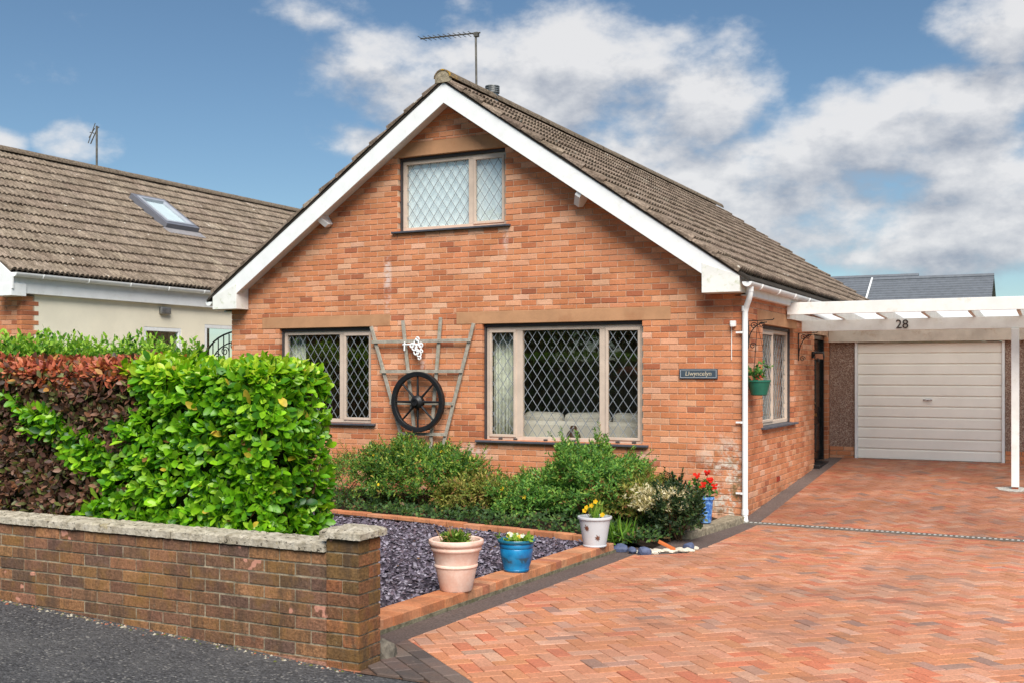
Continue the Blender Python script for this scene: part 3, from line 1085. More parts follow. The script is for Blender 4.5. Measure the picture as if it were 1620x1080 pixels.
tile_slope(roof_o, XC, 5.635, 1, -.30, HY + .2, 14, .343, .30, 300, TPAL)
tile_slope(roof_o, XC, 5.635, -1, -.30, HY + .2, 14, .343, .30, 0, TPAL)
ridge_run(roof_o, XC, 5.66, -.31, HY + .2)

# verge mortar under the tile edge, bargeboards, soffit
for sgn in (-1, 1):
    top = V((XC, -.27, 5.60)); d = V((sgn, 0, -SL))
    nm = 'bargeboard'
    L_ = 3.99
    a = top; b = top + d * L_
    mb = MB(); mb.prism([a, b, b + V((0, 0, -.10)), b + V((-sgn * .30, 0, -.10 + 0)), V((b.x - sgn * .44, -.27, b.z + SL * .44 - .275)), a + V((0, 0, -.275))], (0, .028, 0))
    mb.build(nm, 'white', house, bev=.004)
    # verge mortar and undercloak
    mb = MB(); mb.prism([a + V((0, .0, .004)), b + V((sgn * .1, 0, -SL * .1 + .004)), b + V((sgn * .1, 0, -SL * .1 + .05)), a + V((0, 0, .05))], (0, .10, 0))
    mb.build('verge_mortar', plain('verge_mortar', s2l(74, 68, 62), .95, .1, .35, 20, .5, 60), house)
    # soffit
    mb = MB(); mb.prism([a + V((0, .03, -.20)), V((b.x - sgn * .44, -.24, b.z + SL * .44 - .20)), V((b.x - sgn * .44, -.24, b.z + SL * .44 - .185)), a + V((0, .03, -.185))], (0, .236, 0))
    mb.build('soffit', 'white', house)
    # boxed foot
    x0, x1 = (b.x - sgn * .455, b.x)
    mb = MB(); mb.prism([(x0, -.274, 2.685), (x1, -.274, 2.685), (x1, -.274, 2.875), (x0, -.274, 2.875 + .17)], (0, .27, 0))
    mb.build('boxed_eave_end', M['algae'], house, bev=.004)
    # fascia and gutter
    fx = XC + sgn * 4.0
    mb = MB(); mb.box(fx - .012, fx + .012, .0, HY, 2.66, 2.86); mb.build('fascia', 'white', house, bev=.003)
    mb = MB(); mb.box(min(fx - sgn * .14, fx), max(fx - sgn * .14, fx), .0, HY, 2.655, 2.668); mb.build('eave_soffit', 'white', house)


def gutter(parent, x, z, y0, y1, r=.058, mat='white'):
    mb = MB(); K = 9; vs, fs = [], []
    for yy in (y0, y1):
        for rr in (r, r - .006):
            for k in range(K + 1):
                t = PI + PI * k / K; vs.append((x + rr * math.cos(t), yy, z + rr * math.sin(t)))
    m = K + 1
    for k in range(K): fs += [(k, k + 1, 2 * m + k + 1, 2 * m + k), (m + k, 3 * m + k, 3 * m + k + 1, m + k + 1), (k, m + k, m + k + 1, k + 1), (2 * m + k, 2 * m + k + 1, 3 * m + k + 1, 3 * m + k)]
    fs += [(0, 2 * m, 3 * m, m), (K, m + K, 3 * m + K, 2 * m + K)]
    mb.add(vs, fs)
    mb.prism([(x + r * math.cos(PI + PI * k / 8), y0 - .004, z + r * math.sin(PI + PI * k / 8)) for k in range(9)], (0, .004, 0))
    g = mb.build('gutter', mat, parent)
    yy = y0 + .5
    while yy < y1:
        MB().tube([(x + (r + .006) * math.cos(PI + PI * k / 8), yy, z + (r + .006) * math.sin(PI + PI * k / 8)) for k in range(9)], .009, 6).build('gutter_clip', mat, g)
        yy += .9
    return g


gutter(house, .135, 2.80, -.26, 5.2)
gutter(house, -8.015, 2.80, -.26, 11.5)
# downpipe with swan neck
dp = MB(); dp.tube([(.135, -.12, 2.76), (.135, -.12, 2.66), (.115, -.10, 2.60), (.075, -.05, 2.53), (.052, -.03, 2.46), (.050, -.03, 2.30), (.050, -.03, .06), (.052, -.04, .02), (.07, -.075, -.005)], .034, 14)
pipe = dp.build('downpipe', 'white', house, smooth=True)
for z in (2.5, 2.72, .10):
    MB().tube([(.05 if z < 2.6 else .135, -.03 if z < 2.6 else -.12, z - .03), (.05 if z < 2.6 else .135, -.03 if z < 2.6 else -.12, z + .03)], .040, 14).build('pipe_collar', 'white', pipe)
for z in (2.22, 1.16, .32):
    m_ = MB(); m_.box(.0, .04, -.055, -.005, z - .012, z + .012); m_.box(-.06, .0, -.035, -.022, z - .010, z + .010); m_.build('pipe_clip', 'white', pipe)

# purlin ends
for x, z, s in ((-6.02, 3.93, -1), (-2.02, 3.95, 1)):
    m_ = MB(); m_.M = Matrix.Translation((x, 0, z)) @ Matrix.Rotation(s * math.atan(SL), 4, 'Y')
    m_.prism([(-.04, -.255, .12), (-.04, .0, .12), (-.04, .0, -.10), (-.04, -.12, -.12), (-.04, -.24, .0)], (.08, 0, 0)); m_.build('purlin_end', 'white', house, bev=.004)

# flue terminal and aerial
fl = MB(); fl.lathe([(.085, -.2), (.085, .06), (.0, .06)], (XC + .03, 1.06, 5.72), 16)
for k in range(4): fl.lathe([(.085, .075 + k * .028), (.105, .07 + k * .028), (.105, .085 + k * .028), (.085, .09 + k * .028), (0, .09 + k * .028)], (XC + .03, 1.06, 5.68), 16)
fl.build('flue_vent', 'galv', roof_o)

ae = thing('tv_aerial', (XC, .64, 5.70), 'thin horizontal television aerial on a pole at the ridge of the brick house', 'aerial')
MB().tube([(XC, .64, 5.70), (XC - .01, .64, 6.49)], .016, 8).build('pole', 'aerial', ae)
b_ = MB(); b_.tube([(XC + .06, .64, 6.50), (XC - .93, .66, 6.555)], .011, 6)
b_.build('boom', 'aerial', ae)
for k in range(11):
    x = XC - .90 + k * .082; z = 6.555 - (k * .082 + .03) * .055
    MB().tube([(x, .54, z), (x, .78, z)], .0045, 5).build('element', 'aerial', ae)
MB().box(XC - .03, XC + .03, .61, .67, 6.45, 6.51).build('clamp', 'aerial', ae)

# plaque
pl = thing('name_plaque', (-.524, 0, 1.675), 'dark slate house name plaque lettered Llwyncelyn on the brick front', 'plaque')
MB().box(-.762, -.286, -.022, -.003, 1.677, 1.797).build('slate_panel', plain('plaque_slate', s2l(66, 78, 88), .5, .4, .2, 20), pl, bev=.003)
bm_ = MB()
for a, b, c, d in ((-.748, -.300, 1.689, 1.693), (-.748, -.300, 1.781, 1.785), (-.748, -.744, 1.693, 1.781), (-.304, -.300, 1.693, 1.781)): bm_.box(a, b, -.0245, -.0215, c, d)
bm_.build('border', plain('silver_line', s2l(196, 200, 202), .5, .4, .05, 5), pl)


def text(body, name, mat, parent, loc, rot, size, extrude=.002, shear=0, bold=0, sx=1):
    cu = bpy.data.curves.new(name, 'FONT'); cu.body = body; cu.size = size; cu.extrude = extrude; cu.align_x = 'CENTER'; cu.align_y = 'CENTER'; cu.shear = shear; cu.offset = 0
    tmp = bpy.data.objects.new('tmp', cu); col.objects.link(tmp)
    bpy.context.view_layer.update()
    me = bpy.data.meshes.new_from_object(tmp.evaluated_get(bpy.context.evaluated_depsgraph_get()))
    bpy.data.objects.remove(tmp)
    me.name = name
    me.materials.clear(); me.materials.append(M[mat] if isinstance(mat, str) else mat)
    o = bpy.data.objects.new(name, me); col.objects.link(o)
    place(o, V(loc), parent); o.rotation_euler = rot; o.scale = (sx, 1, 1)
    return o


text('Llwyncelyn', 'lettering', plain('gilt_letters', s2l(196, 184, 160), .5, .4, .1, 20), pl, (-.524, -.0235, 1.737), (R(90), 0, 0), .076, .0012, .12, .0016, .98)

# sensor on the front corner
se = MB(); se.box(-.13, -.06, -.05, -.0035, 2.29, 2.36); se.box(-.115, -.07, -.08, -.05, 2.285, 2.325)
tag(se.build('alarm_sensor', 'whiteweather', None, bev=.008), 'small white sensor box high on the brick corner beside the downpipe', 'sensor')
MB().tube([(-.115, -.012, 2.30), (-.118, -.010, 2.15), (-.118, -.010, 1.90)], .005, 6).build('sensor_cable', 'whiteweather', house)

# ------------------------------------------------------------------ trellis, wheel, ornament on the wall
tr = thing('trellis', (-4.42, -.03, .4), 'fan-shaped grey timber trellis fixed between the two front windows', 'trellis')
TT = [(-5.244, 2.39), (-4.721, 2.46), (-4.115, 2.49), (-3.607, 2.40)]
TB = [(-4.60, .45), (-4.47, .45), (-4.30, .45), (-4.17, .45)]
for (xa, za), (xb, zb_) in zip(TT, TB):
    MB().beam((xa, -.045, za), (xb, -.045, zb_), .05, .022, (0, 1, 0)).build('upright', 'trellis', tr, bev=.003)
for z, x0, x1 in ((2.175, -5.22, -3.64), (1.765, -5.08, -3.77), (1.33, -4.92, -3.91), (.912, -4.78, -4.02)):
    MB().beam((x0, -.069, z), (x1, -.069, z + .003), .045, .022, (0, 1, 0)).build('rung', 'trellis', tr, bev=.003)

wh = thing('cart_wheel', (-4.424, -.11, .94), 'black painted cart wheel with eight spokes hung on the trellis', 'wheel')
WC = V((-4.424, -.135, 1.353))
rm = MB(); vs, fs = [], []
K = 56
for k in range(K):
    t = 2 * PI * k / K
    for r_, y_ in ((.412, -.035), (.412, .035), (.345, .03), (.345, -.03)):
        r2 = r_ + random.uniform(-.003, .003)
        vs.append(WC + V((r2 * math.cos(t), y_, r2 * math.sin(t))))
for k in range(K):
    for j in range(4): fs.append((k * 4 + j, k * 4 + (j + 1) % 4, ((k + 1) % K) * 4 + (j + 1) % 4, ((k + 1) % K) * 4 + j))
rm.add(vs, fs).build('rim', 'black', wh, bev=.008)
for k in range(8):
    t = PI / 4 * k
    d = V((math.cos(t), 0, math.sin(t)))
    MB().tube([WC + d * .06, WC + d * .2, WC + d * .352], [.020, .016, .013], 8).build('spoke', 'black', wh)
hb = MB(); hb.M = Matrix.Translation(WC) @ Matrix.Rotation(R(90), 4, 'X')
hb.lathe([(0, -.05), (.075, -.05), (.09, -.03), (.09, .04), (.07, .06), (.05, .075), (.05, .10), (.03, .10), (.03, .085), (0, .085)], n=24)
hb.build('hub', 'black', wh)

orn = thing('wall_ornament', (-4.5, -.09, 1.95), 'small white cast metal vine bracket hung on the trellis above the wheel', 'ornament')
om = MB()
om.tube([(-4.69, -.095, 2.13), (-4.37, -.095, 2.135)], .012, 6)
om.tube([(-4.66, -.095, 2.17), (-4.665, -.095, 2.05)], .012, 6)
om.build('bar', 'white', orn)
for k, (x, z, r) in enumerate(((-4.47, 2.16, .035), (-4.50, 2.09, .04), (-4.44, 2.08, .045), (-4.47, 2.03, .04), (-4.43, 2.0, .035), (-4.54, 2.12, .03), (-4.45, 2.20, .025), (-4.42, 1.95, .022), (-4.39, 2.04, .02), (-4.40, 2.12, .03))):
    c = V((x, -.097, z))
    MB().tube([c + V((r * math.cos(t), random.uniform(-.006, .006), r * math.sin(t))) for t in [2 * PI * i / 10 for i in range(10)]], .011, 6, closed=True).build('vine_leaf', 'white', orn)

# ------------------------------------------------------------------ hanging basket brackets
def bracket(y, z1, z0, out, label):
    b = thing('basket_bracket', (0.005, y, z0), label, 'bracket', 'scrolled iron brackets on the side wall')
    r = .007
    MB().beam((.010, y, z0), (.010, y, z1), .022, .010, (1, 0, 0)).build('back_bar', 'iron', b)
    MB().beam((.010, y, z1 - .004), (out, y, z1 + .006), .018, .010, (0, 0, 1)).build('arm', 'iron', b)
    pts = [(.014 + (out * .72) * (1 - math.cos(t)), y, z0 + .07 + (z1 - z0 - .09) * math.sin(t)) for t in lin(0, PI / 2, 9)]
    MB().tube(pts, r, 6).build('brace', 'iron', b)
    for cx, cz, rr in ((.075, z1 - .06, .042), (.065, z0 + .03, .04), (out * .55, z1 - .05, .035)):
        sp = [(cx + rr * (1 - i / 22) * math.cos(i * .5), y, cz + rr * (1 - i / 22) * math.sin(i * .5)) for i in range(18)]
        MB().tube(sp, .0055, 5).build('scroll', 'iron', b)
    MB().tube([(out, y, z1 + .006), (out + .012, y, z1 + .025)], .006, 5).build('hook', 'iron', b)
    return b


bracket(.27, 2.37, 2.04, .31, 'black scrolled iron bracket beside the downpipe carrying a green hanging pot')
bracket(3.05, 2.31, 1.92, .27, 'black scrolled iron bracket with nothing hung from it near the black side door')

hp = thing('hanging_pot', (.14, .27, 1.47), 'teal green plastic hanging pot with trailing geranium beside the downpipe', 'pot')
teal = plain('teal_plastic', s2l(36, 104, 84), .45, .4, .15, 14)
HP = V((.14, .27, 1.475))
MB().lathe([(0, 0), (.085, 0), (.095, .01), (.135, .165), (.142, .165), (.142, .185), (.128, .185), (.120, .15), (0, .15)], HP, 28).build('pot', teal, hp, smooth=False)
for k in range(3):
    t = 2 * PI * k / 3 + .3
    MB().tube([HP + V((.135 * math.cos(t), .135 * math.sin(t), .18)), V((.12, .27, 2.32))], .0028, 5).build('chain', 'iron', hp)
MB().tube([V((.12, .27, 2.30)), V((.12, .27, 2.365))], .004, 5).build('hook', 'iron', hp)

# ------------------------------------------------------------------ side security lamp
lp = thing('security_lamp', (0, 4.02, 1.95), 'black security floodlight on the brick wall by the side door', 'lamp')
MB().box(.0, .03, 3.98, 4.06, 1.97, 2.07).build('wall_plate', 'iron', lp, bev=.004)
MB().tube([(.03, 4.02, 2.02), (.08, 4.0, 2.02)], .015, 8).build('arm', 'iron', lp)
m_ = MB(); m_.M = Matrix.Translation((.12, 3.98, 2.01)) @ Matrix.Rotation(R(25), 4, 'X')
m_.box(-.07, .07, -.035, .03, -.055, .055); m_.build('lamp_head', 'iron', lp, bev=.01)
m_ = MB(); m_.M = Matrix.Translation((.12, 3.98, 2.01)) @ Matrix.Rotation(R(25), 4, 'X'); m_.box(-.058, .058, -.038, -.0355, -.043, .043); m_.build('lamp_glass', 'chrome', lp)
MB().lathe([(0, 0), (.026, .0), (.03, .03), (.02, .05), (0, .055)], (.10, 3.97, 1.91), 12).build('motion_sensor', 'iron', lp)

# ------------------------------------------------------------------ carport
cp = thing('carport', (2.4, 2.7, .19), 'white timber lean-to carport numbered 28 between the house and garage', 'carport')
MB().box(.02, 5.2, 2.27, 2.315, 2.535, 2.70).build('front_fascia', 'whiteweather', cp, bev=.004)
MB().box(.06, 5.2, 3.02, 3.075, 2.33, 2.49).build('cross_beam', 'whiteweather', cp, bev=.004)
x = .62
while x < 5.1:
    mb = MB(); mb.prism([(x, 2.317, 2.52), (x, 2.317, 2.655), (x, 5.29, 2.555), (x, 5.29, 2.46), (x, 3.08, 2.495)], (.045, 0, 0)); mb.build('rafter', 'whiteweather', cp, bev=.003)
    x += .565
MB().prism([(.052, 2.318, 2.66), (.052, 2.318, 2.672), (.052, 5.298, 2.572), (.052, 5.298, 2.56)], (5.14, 0, 0)).build('roof_sheet', 'poly', cp)
mb = MB(); mb.box(.008, .05, 2.32, 5.29, 2.48, 2.58); mb.build('wall_plate', 'whiteweather', cp, bev=.003)
post = MB().box(2.79, 2.885, 3.0, 3.10, .245, 2.328).build('post', 'whiteweather', cp, bev=.006)
MB().box(2.80, 2.875, 3.01, 3.09, .20, .246).build('post_foot', plain('rusty_steel', s2l(140, 70, 44), .8, .3, .4, 30), cp)
MB().box(4.95, 5.045, 3.0, 3.10, .2, 2.328).build('post', 'whiteweather', cp, bev=.006)
num = plain('dark_number', s2l(58, 44, 40), .5, .4, .1, 20)
text('28', 'house_number', num, cp, (1.425, 3.012, 2.405), (R(90), 0, 0), .17, .006, 0, .004, 1.0)
pad = MB()
pts = [(2.84 + (.26 + .05 * math.sin(3 * t + 1)) * math.cos(t), 3.02 + (.17 + .03 * math.cos(4 * t)) * math.sin(t)) for t in [2 * PI * i / 24 for i in range(24)]]
pad.prism([(a, b, gz(b) + .005) for a, b in pts], (0, 0, .013))
tag(pad.build('concrete_pad', plain('pebbly_concrete', s2l(176, 172, 164), .9, .2, .5, 45, .8, 60), None), 'rough pale concrete pad round the foot of the carport post', 'pad')

# ------------------------------------------------------------------ garage
ga = thing('garage', (1.6, 5.4, .36), 'flat-roofed pebbledashed garage with a white door behind the carport', 'garage')
gw = MB(); wall_slab(gw, .0, 4.6, .56, 2.24, [(.40, 2.605, .0, 2.235)], lambda s, t, z: (s, 5.4 + t, z), 0, .2, 0)
gw.box(4.4, 4.6, 5.602, 11, .3, 2.24); gw.box(.01, .2, 5.602, 11, .3, 2.24); gw.box(.0, 4.6, 11.002, 11.2, .3, 2.24)
gwo = gw.build('wall', 'pebble', ga)
pm = MB()
pm.box(.003, .398, 5.412, 5.6, .2, .556); pm.box(2.607, 4.6, 5.412, 5.6, .2, .556)
pm.build('plinth', 'mortar', ga)
for k in range(5):
    z = .56 - .075 * (k + 1) + .01
    xs = [(.004, .395), (2.61, 4.6)]
    for a, b in xs:
        x = a
        first = True
        while x < b - .02:
            ln = min((.1125 if (k % 2 and first) else .225), b - x); first = False
            if x < 3.3: piece('brick', brick_mesh['brick'], ga, (x, 5.400, z), (max(.03, ln - .01), .1, .065), (0, 0, 0), jit(pick(HPAL), .06))
            x += ln
MB().box(-.0, 4.7, 5.30, 5.398, 2.236, 2.44).build('fascia', 'garagefascia', ga, bev=.004)
MB().box(-.0, 4.7, 5.31, 11.3, 2.441, 2.50).build('roof', 'slate', ga)
fj = MB(); fj.box(.402, .442, 5.36, 5.45, .33, 2.234); fj.box(2.563, 2.603, 5.36, 5.45, .33, 2.234)
fj.build('door_frame', 'jamb', ga, bev=.003)
gd = MB().box(.445, 2.560, 5.425, 5.45, .375, 2.225).build('garage_door', 'doorwhite', ga)
zz = lin(.375, 2.225, 12)
for a, b in zip(zz, zz[1:]):
    mb = MB(); mb.prism([(.447, 5.424, a + .004), (.447, 5.404, a + .012), (.447, 5.404, b - .022), (.447, 5.424, b - .004)], (2.111, 0, 0)); mb.build('door_panel', 'doorwhite', gd, bev=.002)
hh = MB(); hh.tube([(1.44, 5.39, 1.325), (1.47, 5.37, 1.332), (1.54, 5.37, 1.332), (1.56, 5.385, 1.325)], .014, 8); hh.tube([(1.50, 5.41, 1.325), (1.50, 5.37, 1.33)], .016, 8); hh.build('handle', 'chrome', gd)

# ------------------------------------------------------------------ channel drain
dr = thing('channel_drain', (2.6, -.2, -.03), 'long narrow slotted drain channel across the drive from the downpipe', 'drain')
dm = MB(); gm = MB()
P0 = V((.08, -.105, 0)); P1 = V((5.6, -.295, 0)); dd = (P1 - P0).normalized(); dn = V((-dd.y, dd.x, 0)); LN = (P1 - P0).length
zt = -.017
for s in (-1, 1):
    dm.beam(P0 + dn * s * .053 + V((0, 0, zt)), P1 + dn * s * .053 + V((0, 0, zt + .0)), .008, .03)
dm.build('channel_edge', plain('pale_channel_edge', s2l(120, 112, 102), .7, .3, .3, 12), dr)
dk = MB(); dk.beam(P0 + V((0, 0, zt - .008)), P1 + V((0, 0, zt - .008)), .096, .012); dk.build('channel_bed', 'black', dr)
k = 0
while k * .055 < LN:
    p = P0 + dd * (k * .055) + V((0, 0, zt + .006)); gm.beam(p - dn * .047, p + dn * .047, .024, .010); k += 1
gm.build('grate', plain('pale_galvanised_grate', s2l(196, 194, 188), .5, .4, .2, 12), dr)

# ------------------------------------------------------------------ front garden wall
gwl = thing('garden_wall', (-2.2, -7.75, .1), 'low weathered brown brick garden wall with stone coping and capped pier', 'wall')
WPAL = [(4, s2l(140, 102, 78)), (4, s2l(128, 94, 74)), (3, s2l(150, 110, 76)), (2, s2l(114, 88, 74)), (1.2, s2l(162, 116, 84))]
mb = MB(); mb.box(-9, -.27, -7.795, -7.60, -.2, .733); mb.box(-.259, -.053, -7.803, -7.603, -.2, .818)
core_o = mb.build('wall_core', 'oldmortar', gwl)
for (s, ln, z, h) in lay_bricks(-6.2, -.2675, .733 - 12 * .0755, .733, [], None, 0, course=.0755, joint=.008):
    if z + h < pav_z(s, -7.8) - .02: continue
    piece('brick', brick_mesh['oldbrick'], gwl, (s, -7.800 + random.uniform(-.004, .003), z), (ln, .1, h), (0, 0, random.uniform(-.004, .004)), jit(pick(WPAL), .12))
zc = .818
for i in range(11):
    z = zc - (i + 1) * .0755
    if z < -.03: break
    c = jit(pick([(3, s2l(150, 88, 56)), (2, s2l(128, 80, 54)), (2, s2l(112, 80, 52))]), .1)
    pc = lambda: jit(pick([(3, s2l(146, 96, 66)), (2, s2l(124, 86, 62)), (2, s2l(116, 90, 58))]), .12)
    if i % 2 == 0:
        piece('pier_brick', brick_mesh['oldbrick'], gwl, (-.265, -7.81, z), (.2195, .1, .066), None, pc())
        piece('pier_brick', brick_mesh['oldbrick'], gwl, (-.0455, -7.702, z), (.109, .1, .066), (0, 0, R(90)), pc())
    else:
        piece('pier_brick', brick_mesh['oldbrick'], gwl, (-.265, -7.81, z), (.105, .1, .065), None, pc())
        piece('pier_brick', brick_mesh['oldbrick'], gwl, (-.153, -7.81, z), (.1065, .1, .066), None, pc())
        piece('pier_brick', brick_mesh['oldbrick'], gwl, (-.0455, -7.8085, z), (.2155, .1, .066), (0, 0, R(90)), pc())


def rough_slab(name, x0, x1, y0, y1, z0, z1, parent, mat, nx, ny, amp, dome=0):
    vs, fs = [], []
    for j in range(ny + 1):
        for i in range(nx + 1):
            u, v = i / nx, j / ny
            e = min(1, min(u, 1 - u) * nx / 1.0) * min(1, min(v, 1 - v) * ny / 1.0)
            h = z1 - (0 if e > 0 else .012) + random.uniform(-amp, amp) + dome * (1 - max(abs(2 * u - 1), abs(2 * v - 1)))
            vs.append((x0 + (x1 - x0) * u + random.uniform(-amp, amp), y0 + (y1 - y0) * v + random.uniform(-amp, amp), h))
    m = (nx + 1)
    for j in range(ny):
        for i in range(nx): fs.append((j * m + i, j * m + i + 1, (j + 1) * m + i + 1, (j + 1) * m + i))
    ring = [i for i in range(nx)] + [j * m + nx for j in range(ny)] + [ny * m + nx - i for i in range(nx)] + [(ny - j) * m for j in range(ny)]
    o = len(vs)
    for r_ in ring: vs.append((vs[r_][0], vs[r_][1], z0 + random.uniform(-amp, amp) * .5))
    n = len(ring)
    for i in range(n): fs.append((ring[i], o + i, o + (i + 1) % n, ring[(i + 1) % n]))
    return MB().add(vs, fs).build(name, mat, parent, smooth=False)


x = -.272
for k in range(9):
    ln = .60 + random.uniform(-.04, .04)
    rough_slab('coping_stone', x - ln + .006, x, -7.820, -7.585, .735, .788, gwl, 'coping', 22, 6, .004)
    x -= ln
rough_slab('pier_cap', -.29, -.018, -7.84, -7.565, .820, .866, gwl, 'coping', 14, 14, .003, .022)
# broken footing at the pier
fm = MB(); fm.box(-.25, -.03, -7.822, -7.79, -.03, .093, s2l(176, 110, 84)); fm.box(-.9, -.26, -7.815, -7.785, -.03, .115, s2l(150, 110, 92))
fm.build('footing', 'oldbrick', gwl, bev=.012)


def rock(name, c, r, mat, parent=None, seed=0, flat=1.0, smooth=False):
    rn = random.Random(seed)
    import bmesh
    bm = bmesh.new(); bmesh.ops.create_icosphere(bm, subdivisions=2, radius=1)
    sc = V((r[0], r[1], r[2]))
    ax = [V((rn.uniform(-1, 1), rn.uniform(-1, 1), rn.uniform(-1, 1))).normalized() for _ in range(7)]
    vs = []
    for v in bm.verts:
        p = v.co.copy(); k = 1
        for a in ax:
            t = p.dot(a)
            if t > .72: k = min(k, .72 / t + .1 * 0)
        p = p * k * (1 + rn.uniform(-.05, .05))
        vs.append(V((p.x * sc.x, p.y * sc.y, p.z * sc.z)) + V(c))
    fs = [tuple(v.index for v in f.verts) for f in bm.faces]; bm.free()
    return MB().add(vs, fs).build(name, mat, parent, smooth=smooth)


M['rockgrey'] = plain('rough_grey_stone', s2l(120, 112, 100), .95, .1, .45, 18, .8, 40, dirt=s2l(86, 92, 60))
tag(rock('concrete_lump', (-.10, -7.49, .13), (.085, .09, .075), 'rockgrey', None, 3), 'rough grey lump of concrete beside the foot of the wall pier', 'stone')

cr_ = MB()
for k in range(260):
    x = random.uniform(-3.6, .0); y = -7.80 - abs(random.gauss(0, .03)) - .02; q = random.uniform(.003, .011); z = pav_z(x, y)
    a = random.uniform(0, 3); e1 = V((math.cos(a), math.sin(a), 0)) * q; e2 = V((-math.sin(a), math.cos(a), 0)) * q * random.uniform(.5, 1)
    p = V((x, y, z))
    cr_.add([p - e1 - e2, p + e1 - e2, p + e1 + e2, p - e1 + e2, p + V((0, 0, q * .9))], [(0, 1, 4), (1, 2, 4), (2, 3, 4), (3, 0, 4)], random.choice([s2l(150, 140, 120), s2l(110, 96, 80), s2l(176, 168, 150), s2l(96, 100, 54), s2l(160, 100, 76)]))
co = cr_.build('crumbs', plain('crumbs', (1, 1, 1), .9, .1, .2, 30, tint=True), None, kind='stuff'); co['label'] = 'mortar crumbs and grit along the foot of the garden wall'; co['category'] = 'grit'

# ------------------------------------------------------------------ front garden: gravel bed, brick edging
gy0, gy1 = -7.6, -2.6


def gravel_z(x, y): return gz(max(-7.6, min(y, -.2))) + .06 + .02 * max(0, min(4, -x - .5)) * .5


struct(sheet('gravel_bed', lambda u, v: (u, v, gravel_z(u, v)), [-8.3, -6, -4, -3, -2, -1, -.60], lin(-7.6, -2.3, 18), 'slatebase'))
struct(sheet('planting_bed', lambda u, v: (u, v, gravel_z(u, v) + .02 - (0 if u < -.5 else .07 * (u + .5) / .3)), [-8.3, -6, -4, -3, -2, -1, -.5, -.2], lin(-2.62, .0, 12), 'soil'))

CPAL = np.array([s2l(118, 108, 122), s2l(96, 86, 98), s2l(142, 132, 146), s2l(78, 68, 78), s2l(110, 94, 104), s2l(168, 160, 172)])


def chips():
    n = 19000
    X = rng.uniform(-4.6, -.60, n); Y = rng.uniform(-7.45, -2.45, n)
    keep = Y < (-2.42 - .145 * (X + 4.2)); X, Y = X[keep], Y[keep]; n = len(X)
    Z = np.array([gravel_z(x, y) for x, y in zip(X, Y)]) + rng.uniform(.0, .016, n)
    base = np.array([(-1, -.5, 0), (.2, -.75, 0), (1, -.1, .0), (.5, .7, 0), (-.6, .6, 0), (-.9, -.45, .3), (.2, -.65, .34), (.9, -.1, .28), (.45, .6, .3), (-.5, .55, .36)])
    F = [(5, 6, 7, 8, 9), (0, 1, 6, 5), (1, 2, 7, 6), (2, 3, 8, 7), (3, 4, 9, 8), (4, 0, 5, 9)]
    S = rng.uniform(.007, .024, n)
    a = rng.uniform(0, 2 * PI, n); tx = rng.normal(0, .38, n); ty = rng.normal(0, .38, n)
    b = base[None] * S[:, None, None]
    x = b[..., 0] * np.cos(a)[:, None] - b[..., 1] * np.sin(a)[:, None]
    y = b[..., 0] * np.sin(a)[:, None] + b[..., 1] * np.cos(a)[:, None]
    z = b[..., 2] + x * tx[:, None] + y * ty[:, None]
    Vv = np.stack([x + X[:, None], y + Y[:, None], z + Z[:, None]], -1).reshape(-1, 3)
    C = CPAL[rng.integers(0, len(CPAL), n)] * rng.uniform(.5, 1.05, (n, 1))
    o = mesh_np('slate_chippings', Vv, F, 10, n, np.repeat(C, 10, 0), 'chip')
    o['kind'] = 'stuff'; o['label'] = 'purple grey slate chippings filling the front bed'; o['category'] = 'gravel'


def mesh_np(name, Vv, F, nv, n, C, mat, parent=None, smooth=False):
    me = bpy.data.meshes.new(name)
    lens = [len(f) for f in F]; flat = np.concatenate([np.array(f) for f in F])
    loops = (flat[None] + (np.arange(n) * nv)[:, None]).ravel()
    me.vertices.add(len(Vv)); me.vertices.foreach_set('co', Vv.astype('f').ravel())
    me.loops.add(len(loops)); me.loops.foreach_set('vertex_index', loops.astype('i'))
    tot = np.tile(np.array(lens), n); st = np.concatenate([[0], np.cumsum(tot)[:-1]])
    me.polygons.add(len(tot)); me.polygons.foreach_set('loop_start', st.astype('i')); me.polygons.foreach_set('loop_total', tot.astype('i'))
    if smooth: me.polygons.foreach_set('use_smooth', np.ones(len(tot), bool))
    me.update(calc_edges=True); me.validate()
    ca = me.color_attributes.new('Col', 'FLOAT_COLOR', 'POINT')
    arr = np.ones((len(Vv), 4), 'f'); arr[:, :3] = C; ca.data.foreach_set('color', arr.ravel())
    me.materials.append(M[mat] if isinstance(mat, str) else mat)
    o = bpy.data.objects.new(name, me); col.objects.link(o); place(o, V((0, 0, 0)), parent)
    return o


chips()
EPAL = [(4, s2l(210, 144, 104)), (3, s2l(204, 134, 94)), (3, s2l(216, 156, 118)), (1, s2l(182, 120, 92))]
edg = thing('brick_edging', (-.53, -5.2, .05), 'low orange brick edging between the slate bed and the drive', 'edging')
mb = MB(); mb.add([(-.655, -7.3, gz(-7.3) - .02), (-.425, -7.3, gz(-7.3) - .02), (-.425, -2.95, gz(-2.95) - .02), (-.655, -2.95, gz(-2.95) - .02), (-.655, -7.3, gz(-7.3) + .034), (-.425, -7.3, gz(-7.3) + .034), (-.425, -2.95, gz(-2.95) + .034), (-.655, -2.95, gz(-2.95) + .034)],
           [(0, 3, 2, 1), (4, 5, 6, 7), (0, 1, 5, 4), (1, 2, 6, 5), (2, 3, 7, 6), (3, 0, 4, 7)])
mb.build('mortar_bed', plain('mossy_mortar', s2l(134, 126, 104), .95, .1, .5, 20, .9, 40, dirt=s2l(84, 84, 52), dscale=6), edg)
ebm = MB().box(-.1075, .1075, -.051, .051, 0, .062)
